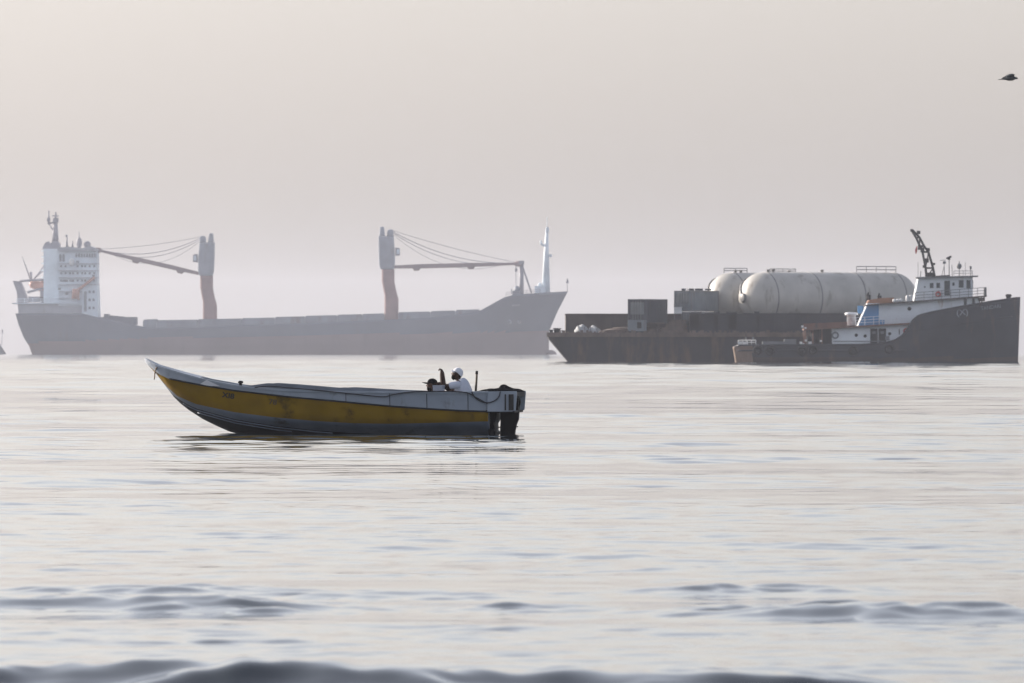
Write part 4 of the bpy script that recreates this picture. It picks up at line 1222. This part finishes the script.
# ================================================================== PEOPLE
def skin_mesh(nodes, edges, levels=2):
    """continuous limbs grown along a skeleton"""
    names = list(nodes); me = bpy.data.meshes.new('tmp')
    me.from_pydata([nodes[n][0] for n in names], [(names.index(a), names.index(b)) for a, b in edges], [])
    o = bpy.data.objects.new('tmp', me); COL.objects.link(o)
    m = o.modifiers.new('skin', 'SKIN'); m.use_smooth_shade = True
    for i, n in enumerate(names):
        r = nodes[n][1]
        me.skin_vertices[0].data[i].radius = r if isinstance(r, tuple) else (r, r)
        me.skin_vertices[0].data[i].use_root = (i == 0)
    s = o.modifiers.new('sub', 'SUBSURF'); s.levels = levels; s.render_levels = levels
    dg = bpy.context.evaluated_depsgraph_get(); dg.update()
    out = bpy.data.meshes.new_from_object(o.evaluated_get(dg))
    bpy.data.objects.remove(o)
    return out


def head_geo(c, fwd_tilt=0.0, k=1.0):
    """face, ears, nose and eyes around centre c, looking towards -x"""
    bm = bmesh.new(); bmesh.ops.create_uvsphere(bm, u_segments=40, v_segments=28, radius=1)
    for v in bm.verts:
        p = v.co.copy()
        x, y, z = p.x * .098, p.y * .077, p.z * .118
        if p.z < 0:                                   # jaw narrows, chin comes forward
            y *= 1 - .30 * (-p.z) ** 1.3
            x *= 1 - .16 * (-p.z)
            if p.x < 0: x -= .014 * max(0, 1 - abs(p.z + .75) / .4) * max(0, 1 - abs(p.y) * 2.2)
        if p.x < -.5:
            a = max(0, 1 - abs(p.y) / .20)
            x -= .026 * a * max(0, 1 - abs(p.z + .16) / .22)          # nose
            x -= .008 * max(0, 1 - abs(p.z - .22) / .14)              # brow
            x -= .008 * max(0, 1 - abs(p.y) / .35) * max(0, 1 - abs(p.z + .48) / .12)   # lips
            for s in (-1, 1): x += .010 * max(0, 1 - abs(p.y - s * .38) / .22) * max(0, 1 - abs(p.z - .04) / .16)
        v.co = Vector((x, y, z))
    vs = []; fs = []
    rot = Matrix.Rotation(fwd_tilt, 3, 'Y')
    for v in bm.verts: vs.append(c + k * (rot @ v.co))
    for f in bm.faces: fs.append([v.index for v in f.verts])
    bm.free()
    mb = MB(); mb.add(vs, fs, 0, True)
    for s in (-1, 1):
        mb.ball(c + k * (rot @ Vector((-.083, s * .029, .004))), .0105 * k, 1, 6)
        mb.ball(c + k * (rot @ Vector((.012, s * .079, -.004))), Vector((.016, .008, .030)) * k, 0, 7)
    return mb


def hand(nodes, edges, wrist, tip_dir, palm_n, pre, curl=.5, k=1.0):
    """palm and five unequal, bent fingers rooted in it"""
    t = Vector(tip_dir).normalized(); n = Vector(palm_n).normalized(); s = t.cross(n).normalized()
    w = Vector(nodes[wrist][0])
    nodes[pre + 'palm'] = (w + t * .055 * k, (.046 * k, .036 * k)); edges.append((wrist, pre + 'palm'))
    for i, (off, ln) in enumerate(((-.030, .066), (-.010, .075), (.010, .070), (.029, .055))):
        b = w + t * .088 * k + s * off * k
        nodes[f'{pre}k{i}'] = (b, .0095 * k); edges.append((pre + 'palm', f'{pre}k{i}'))
        d = (t * math.cos(curl) + n * math.sin(curl)).normalized(); m1 = b + d * ln * .5 * k
        nodes[f'{pre}m{i}'] = (m1, .0088 * k); edges.append((f'{pre}k{i}', f'{pre}m{i}'))
        d = (t * math.cos(2.2 * curl) + n * math.sin(2.2 * curl)).normalized()
        nodes[f'{pre}t{i}'] = (m1 + d * ln * .5 * k, .0075 * k); edges.append((f'{pre}m{i}', f'{pre}t{i}'))
    b = w + t * .03 * k - s * .032 * k
    nodes[pre + 'th0'] = (b, .0115 * k); edges.append((pre + 'palm', pre + 'th0'))
    b2 = b + (t * .6 - s * .55 + n * .5).normalized() * .035 * k
    nodes[pre + 'th1'] = (b2, .0100 * k); edges.append((pre + 'th0', pre + 'th1'))
    nodes[pre + 'th2'] = (b2 + (t * .9 + n * .45).normalized() * .03 * k, .0085 * k); edges.append((pre + 'th1', pre + 'th2'))


def join_body(me, mb, mats, name, parent):
    bm = bmesh.new(); bm.from_mesh(me)
    for f in bm.faces: f.smooth = True; f.material_index = 0
    vs = [bm.verts.new(v) for v in mb.v]
    for f, mi in zip(mb.f, mb.m):
        try:
            g = bm.faces.new([vs[i] for i in f]); g.smooth = True; g.material_index = mi
        except ValueError: pass
    me2 = bpy.data.meshes.new(name); bm.to_mesh(me2); bm.free()
    for m in mats: me2.materials.append(m)
    o = bpy.data.objects.new(name, me2); COL.objects.link(o); o.parent = parent
    return o


def wear(nodes, edges, keep, grow, name, mat, parent, extra=None):
    n2 = {k: (nodes[k][0], tuple(r + grow for r in nodes[k][1]) if isinstance(nodes[k][1], tuple) else nodes[k][1] + grow) for k in keep}
    if extra: n2.update(extra)
    e2 = [(a, b) for a, b in edges if a in n2 and b in n2]
    me = skin_mesh(n2, e2); me.name = name
    for p in me.polygons: p.use_smooth = True
    me.materials.clear(); me.materials.append(mat)
    o = bpy.data.objects.new(name, me); COL.objects.link(o); o.parent = parent
    return o


def shirt_geo(rings, sleeves, parent):
    mb = MB(); n = 28; vs = []; fs = []
    for c, rx, ry, lean in rings:
        for k in range(n):
            t = 2 * math.pi * k / n
            x = rx * abs(math.cos(t)) ** .9 * (1 if math.cos(t) > 0 else -1); y = ry * abs(math.sin(t)) ** .85 * (1 if math.sin(t) > 0 else -1)
            w_ = 1 + .025 * math.sin(5 * t + c.z * 30)
            vs.append(c + Vector((x * w_, y * w_, lean * x)))
    m = len(rings)
    for i in range(m - 1):
        for k in range(n): fs.append((i * n + k, i * n + (k + 1) % n, (i + 1) * n + (k + 1) % n, (i + 1) * n + k))
    fs += [list(range(n)), [(m - 1) * n + k for k in range(n)]]
    mb.add(vs, fs, 0, True)
    for sl in sleeves: mb.tube([a for a, _ in sl], [b for _, b in sl], 14)
    o = mb.build('shirt', M['shirt'], parent)
    sub = o.modifiers.new('smooth', 'SUBSURF'); sub.levels = 1; sub.render_levels = 1
    return o


def cap_geo(c, tilt, k=1.0, brim=.075):
    rot = Matrix.Rotation(tilt, 3, 'Y')
    mb = MB(); vs = []; fs = []; n = 28; m = 9
    for i in range(m + 1):
        a = math.pi / 2 * i / m
        for j in range(n):
            t = 2 * math.pi * j / n
            vs.append(Vector((.004 + .104 * math.cos(t) * math.cos(a) ** .8, .084 * math.sin(t) * math.cos(a) ** .8, .030 + .098 * math.sin(a))))
    for i in range(m):
        for j in range(n): fs.append((i * n + j, i * n + (j + 1) % n, (i + 1) * n + (j + 1) % n, (i + 1) * n + j))
    # back of the cap reaches lower
    for j in range(n):
        t = 2 * math.pi * j / n
        if math.cos(t) > 0: vs[j].z -= .045 * math.cos(t)
    mb.add([c + k * (rot @ v) for v in vs], fs, 0, True)
    bvs = []; cols = 12; rows = 5
    for i in range(rows + 1):
        u = i / rows
        for j in range(cols + 1):
            t = (j / cols - .5) * 2
            y = .072 * t * (1 - .12 * u)
            x = -.104 * math.sqrt(max(0, 1 - (y / .084) ** 2)) + .008 - brim * u * math.sqrt(max(0, 1 - (.86 * t) ** 2))
            bvs.append(Vector((x, y, .036 - .012 * u - .016 * t * t)))
    top = [c + k * (rot @ v) for v in bvs]; bot = [c + k * (rot @ (v - Vector((0, 0, .006)))) for v in bvs]
    N_ = len(bvs); f2 = []
    for i in range(rows):
        for j in range(cols):
            f = [i * (cols + 1) + j, i * (cols + 1) + j + 1, (i + 1) * (cols + 1) + j + 1, (i + 1) * (cols + 1) + j]
            f2 += [f, [q + N_ for q in f[::-1]]]
    for j in range(cols): f2.append([rows * (cols + 1) + j, rows * (cols + 1) + j + 1, rows * (cols + 1) + j + 1 + N_, rows * (cols + 1) + j + N_])
    mb.add(top + bot, f2, 0, True)
    mb.ball(c + k * (rot @ Vector((.004, 0, .130))), Vector((.009, .009, .005)), 0, 6)
    return mb


def beard_geo(c, tilt):
    rot = Matrix.Rotation(tilt, 3, 'Y')
    bm = bmesh.new(); bmesh.ops.create_uvsphere(bm, u_segments=28, v_segments=18, radius=1)
    vs = []
    for v in bm.verts:
        p = v.co
        q = Vector((-.040 + p.x * .066, p.y * .064, -.072 + p.z * .058 * (1.15 if p.x < 0 else .9)))
        q += Vector((random.uniform(-.002, .002), random.uniform(-.002, .002), random.uniform(-.002, .002)))
        vs.append(c + rot @ q)
    fs = [[v.index for v in f.verts] for f in bm.faces]; bm.free()
    mb = MB(); mb.add(vs, fs, 0, True)
    # hair at the nape
    mb.ball(c + rot @ Vector((.055, 0, -.018)), Vector((.046, .068, .060)), 0, 9)
    return mb


def seated_man():
    q = sq
    base = q.w(464, 405, .05)
    root = thing('person', 'man in a white shirt and white cap sitting at the skiff stern, one forearm raised', 'person', base)
    def p(px, py, y): return q.w(px, py, y + .05) - base
    N_ = {}
    N_['pelvis'] = (p(464.5, 401.5, 0), (.14, .125))
    N_['waist'] = (p(464.5, 395, 0), (.145, .125))
    N_['chest'] = (p(462.3, 387.5, 0), (.185, .150))
    N_['collar'] = (p(459.6, 381.8, 0), (.085, .085))
    N_['neck'] = (p(458.2, 379.2, 0), .052)
    N_['skull'] = (p(457.6, 374.8, 0), .055)
    E_ = [('pelvis', 'waist'), ('waist', 'chest'), ('chest', 'collar'), ('collar', 'neck'), ('neck', 'skull')]
    N_['shN'] = (p(459.3, 383.6, -.185), .068); N_['shF'] = (p(459.3, 383.6, .185), .068)
    N_['upN'] = (p(453.5, 385.2, -.235), .054); N_['elN'] = (p(444.6, 387.0, -.22), .060); N_['foN'] = (p(443.6, 380.4, -.20), .060); N_['wrN'] = (p(442.9, 375.0, -.19), .052)
    N_['upF'] = (p(454.5, 388.5, .235), .054); N_['elF'] = (p(449.5, 390.5, .20), .062); N_['foF'] = (p(444, 385.4, .02), .066); N_['wrF'] = (p(440.2, 383.8, -.12), .046)
    E_ += [('collar', 'shN'), ('shN', 'upN'), ('upN', 'elN'), ('elN', 'foN'), ('foN', 'wrN'), ('collar', 'shF'), ('shF', 'upF'), ('upF', 'elF'), ('elF', 'foF'), ('foF', 'wrF')]
    hand(N_, E_, 'wrN', (-.12, 0, 1), (-1, .1, 0), 'n', 1.2, 1.3)
    hand(N_, E_, 'wrF', (-.95, -.3, .05), (0, -.2, -1), 'f', .3)
    for s, n in ((-1, 'N'), (1, 'F')):
        N_['hip' + n] = (p(462.5, 402.5, s * .10), .088); N_['kne' + n] = (p(442 + (n == 'N') * 5, 396.5 + (n == 'F') * 1.2, s * .17), .060)
        N_['cal' + n] = (p(444 + (n == 'N') * 4, 405, s * .17), .052); N_['ank' + n] = (p(445 + (n == 'N') * 4, 415, s * .17), .038); N_['toe' + n] = (p(437 + (n == 'N') * 4, 417.2, s * .19), .032)
        E_ += [('pelvis', 'hip' + n), ('hip' + n, 'kne' + n), ('kne' + n, 'cal' + n), ('cal' + n, 'ank' + n), ('ank' + n, 'toe' + n)]
    me = skin_mesh(N_, E_)
    hc = p(457.0, 374.0, 0)
    join_body(me, head_geo(hc, rad(12), 1.08), [M['skin'], M['eye']], 'body', root)
    shirt_geo([(p(465.2, 403.5, 0), .165, .19, 0), (p(464.8, 398, 0), .185, .205, 0), (p(463.8, 392.5, 0), .185, .21, .05), (p(462.6, 388, 0), .172, .215, .15), (p(461.2, 383.0, 0), .145, .215, .3),
               (p(460.2, 380.4, 0), .108, .165, .4), (p(459.4, 378.9, 0), .072, .088, .5)],
              [[(p(460.6, 384.6, s * .15), .085), (p(458.6, 384.8, s * .20), .082), (N_['up' + n][0], .076), (N_['up' + n][0].lerp(N_['el' + n][0], .45), .074)] for s, n in ((-1, 'N'), (1, 'F'))], root)
    wear(N_, E_, ['pelvis', 'hipN', 'kneN', 'calN', 'ankN', 'hipF', 'kneF', 'calF', 'ankF'], .012, 'trousers', M['trousers'], root)
    cap_geo(hc, rad(24), 1.04, .050).build('cap', M['capwhite'], root)
    beard_geo(hc, rad(12)).build('beard', M['hair'], root)


def low_man():
    q = sq
    base = q.w(434, 417.5, -.05)
    root = thing('person', 'man in a black cap sitting low in the skiff, only his head above the side', 'person', base)
    def p(px, py, y): return q.w(px, py, y - .05) - base
    N_ = {}
    N_['pelvis'] = (p(436.5, 412.8, 0), (.14, .12)); N_['waist'] = (p(437.0, 407, 0), (.14, .115)); N_['chest'] = (p(435.8, 400.5, 0), (.16, .125))
    N_['collar'] = (p(434.4, 394.6, 0), (.08, .08)); N_['neck'] = (p(433.6, 391.6, 0), .053); N_['skull'] = (p(432.8, 387.4, 0), .055)
    E_ = [('pelvis', 'waist'), ('waist', 'chest'), ('chest', 'collar'), ('collar', 'neck'), ('neck', 'skull')]
    for s, n in ((-1, 'N'), (1, 'F')):
        N_['sh' + n] = (p(435, 396.0, s * .185), .066); N_['up' + n] = (p(433, 401, s * .23), .052); N_['el' + n] = (p(430, 408.5, s * .24), .041)
        N_['fo' + n] = (p(424, 408.5, s * .18), .036); N_['wr' + n] = (p(419.5, 406.8, s * .12), .027)
        E_ += [('collar', 'sh' + n), ('sh' + n, 'up' + n), ('up' + n, 'el' + n), ('el' + n, 'fo' + n), ('fo' + n, 'wr' + n)]
        hand(N_, E_, 'wr' + n, (-.95, -s * .3, .1), (0, -s * .3, -1), 'h' + n, .5)
        N_['hip' + n] = (p(434.5, 413.5, s * .10), .088); N_['kne' + n] = (p(417, 406.5 + 1.2 * (s > 0), s * .16), .060)
        N_['cal' + n] = (p(414, 411, s * .16), .050); N_['ank' + n] = (p(411, 416, s * .16), .038); N_['toe' + n] = (p(404, 416.8, s * .17), .031)
        E_ += [('pelvis', 'hip' + n), ('hip' + n, 'kne' + n), ('kne' + n, 'cal' + n), ('cal' + n, 'ank' + n), ('ank' + n, 'toe' + n)]
    me = skin_mesh(N_, E_)
    hc = p(432.2, 384.9, 0)
    join_body(me, head_geo(hc, rad(3), 1.08), [M['skin'], M['eye']], 'body', root)
    keep = ['chest', 'waist', 'collar', 'shN', 'upN', 'elN', 'shF', 'upF', 'elF']
    e2 = [e for e in E_ if e[0] in keep and e[1] in keep]
    sm = skin_mesh({k: (N_[k][0] - (Vector((0, 0, .015)) if k == 'collar' else Vector()), tuple(r + .016 for r in N_[k][1]) if isinstance(N_[k][1], tuple) else N_[k][1] + .014) for k in keep}, e2)
    sm.materials.clear(); sm.materials.append(M['shirtdark'])
    for f in sm.polygons: f.use_smooth = True
    o = bpy.data.objects.new('shirt', sm); COL.objects.link(o); o.parent = root
    wear(N_, E_, ['pelvis', 'hipN', 'kneN', 'calN', 'ankN', 'hipF', 'kneF', 'calF', 'ankF'], .012, 'trousers', M['trousers'], root)
    cap_geo(hc, rad(9), 1.05, .105).build('cap', M['black_cloth'], root)
    beard_geo(hc, rad(0)).build('beard', M['hair'], root)


seated_man()
low_man()


# the skiff lies with her bow swung a little away from us, and all that she carries with her
ang = -rad(6.0); turn = Matrix.Rotation(ang, 4, 'Z')
for o in list(COL.objects):
    if o.parent is None and (o.location - sq.loc).length < 12:
        o.location = sq.loc + Vector((-.052, 0, 0)) + turn @ (o.location - sq.loc)
        o.rotation_euler = (0, 0, ang)
        if o.get('category') in ('person', 'pole', 'box'): o.location.x += .065


# ================================================================== BIRD
def bird():
    Y = 520.0; S = 250.0 / F
    base = Vector(((1008 - 512) * Y / F, Y, H + (LEVEL - 78.2) * Y / F))
    root = thing('bird', 'lone dark bird gliding in the sky above the tugboat', 'bird', base)
    root.scale = (2.08,) * 3
    def p(px, py, y=0.0): return Vector(((px - 1008) * S, y, (78.2 - py) * S))
    N_ = {'body': (p(1010.3, 78.1), (.064, .060)), 'breast': (p(1013.4, 78.0), (.060, .056)), 'neck': (p(1015.2, 78.0), .030), 'head': (p(1016.7, 78.2), .026), 'bill': (p(1018.0, 78.8), .008),
          'rump': (p(1006.5, 78.8), (.036, .030)), 'tail': (p(1002.5, 79.3), (.040, .012)), 'tailtip': (p(997.6, 79.5), (.048, .006))}
    E_ = [('body', 'breast'), ('breast', 'neck'), ('neck', 'head'), ('head', 'bill'), ('body', 'rump'), ('rump', 'tail'), ('tail', 'tailtip')]
    me = skin_mesh(N_, E_)
    mb = MB()
    for s in (-1, 1):
        st = [(0.02, 1010.8, 76.9, .135, .022), (.14, 1011.2, 74.9, .145, .018), (.27, 1010.6, 74.5, .135, .013), (.40, 1008.2, 75.6, .105, .010), (.52, 1005.0, 77.2, .07, .007), (.60, 1002.4, 78.6, .02, .004)]
        vs = []
        for y, px, py, ch, th in st:
            c = p(px, py, s * y)
            for u, w in ((-.5, 0), (-.25, 1), (.1, .8), (.5, .1), (.1, -.5), (-.25, -.6)):
                vs.append(c + Vector((-u * ch, 0, w * th)))
        fs = []
        for i in range(len(st) - 1):
            for k in range(6): fs.append((i * 6 + k, i * 6 + (k + 1) % 6, (i + 1) * 6 + (k + 1) % 6, (i + 1) * 6 + k))
        fs += [tuple(range(6)), tuple(len(vs) - 6 + k for k in range(6))]
        mb.add(vs, fs, 0, True)
    join_body(me, mb, [M['bird']], 'body', root)


bird()


# ================================================================== HAZE
def haze():
    mb = MB(); mb.box((0, 0, 29), (21000, 21000, 68))
    m = bpy.data.materials.new('sea haze'); m.use_nodes = True
    nt = m.node_tree; nt.nodes.clear()
    out = nt.nodes.new('ShaderNodeOutputMaterial'); v = nt.nodes.new('ShaderNodeVolumePrincipled')
    v.inputs['Color'].default_value = HAZE_COL
    v.inputs['Density'].default_value = HAZE_D
    v.inputs['Anisotropy'].default_value = HAZE_G
    nt.links.new(v.outputs[0], out.inputs['Volume'])
    o = mb.build('haze', m); tag(o, 'pale sea haze over the water', 'haze', kind='stuff')


HAZE_COL = (.84, .88, 1.0, 1); HAZE_D = .000058; HAZE_G = .38
haze()

# ================================================================== LIGHT
w = bpy.data.worlds.new('World'); scene.world = w; w.use_nodes = True
nt = w.node_tree; bg = nt.nodes['Background']
sky = nt.nodes.new('ShaderNodeTexSky'); sky.sky_type = 'NISHITA'; sky.sun_disc = False
sky.sun_elevation = rad(SUN_EL); sky.sun_rotation = rad(-SUN_AZ)
sky.air_density = 1.0; sky.dust_density = 2.7; sky.ozone_density = 1.0; sky.altitude = 0
hs = nt.nodes.new('ShaderNodeHueSaturation'); hs.inputs['Saturation'].default_value = .40; hs.inputs['Value'].default_value = .8
tn = nt.nodes.new('ShaderNodeVectorMath'); tn.operation = 'MULTIPLY'; tn.inputs[1].default_value = (.985, .98, 1.045)
nt.links.new(sky.outputs['Color'], hs.inputs['Color']); nt.links.new(hs.outputs['Color'], tn.inputs[0]); nt.links.new(tn.outputs[0], bg.inputs['Color']); bg.inputs['Strength'].default_value = .113
sl = bpy.data.lights.new('sun', 'SUN'); sl.energy = 2.8; sl.angle = rad(.6); sl.color = (1, .89, .76)
so = bpy.data.objects.new('sun', sl); COL.objects.link(so)
d = Vector((-math.sin(rad(SUN_AZ)) * math.cos(rad(SUN_EL)), math.cos(rad(SUN_AZ)) * math.cos(rad(SUN_EL)), math.sin(rad(SUN_EL))))
so.rotation_euler = (-d).to_track_quat('-Z', 'Y').to_euler(); so.location = (0, 0, 100)

# ================================================================== CAMERA
cam = bpy.data.cameras.new('camera'); co = bpy.data.objects.new('camera', cam); COL.objects.link(co)
cam.sensor_width = 36; cam.lens = 400.02; cam.clip_end = 30000; cam.clip_start = .1
co.location = (0, 0, H); co.rotation_euler = (math.pi / 2 + (LEVEL - 341.5) / F, 0, 0)
cam.dof.use_dof = True; cam.dof.focus_distance = 235; cam.dof.aperture_fstop = 14
scene.camera = co

scene.render.engine = 'CYCLES'
scene.cycles.use_denoising = True
scene.cycles.volume_bounces = 2
scene.view_settings.view_transform = 'Standard'; scene.view_settings.look = 'None'
scene.view_settings.exposure = 1.24; scene.view_settings.gamma = 1
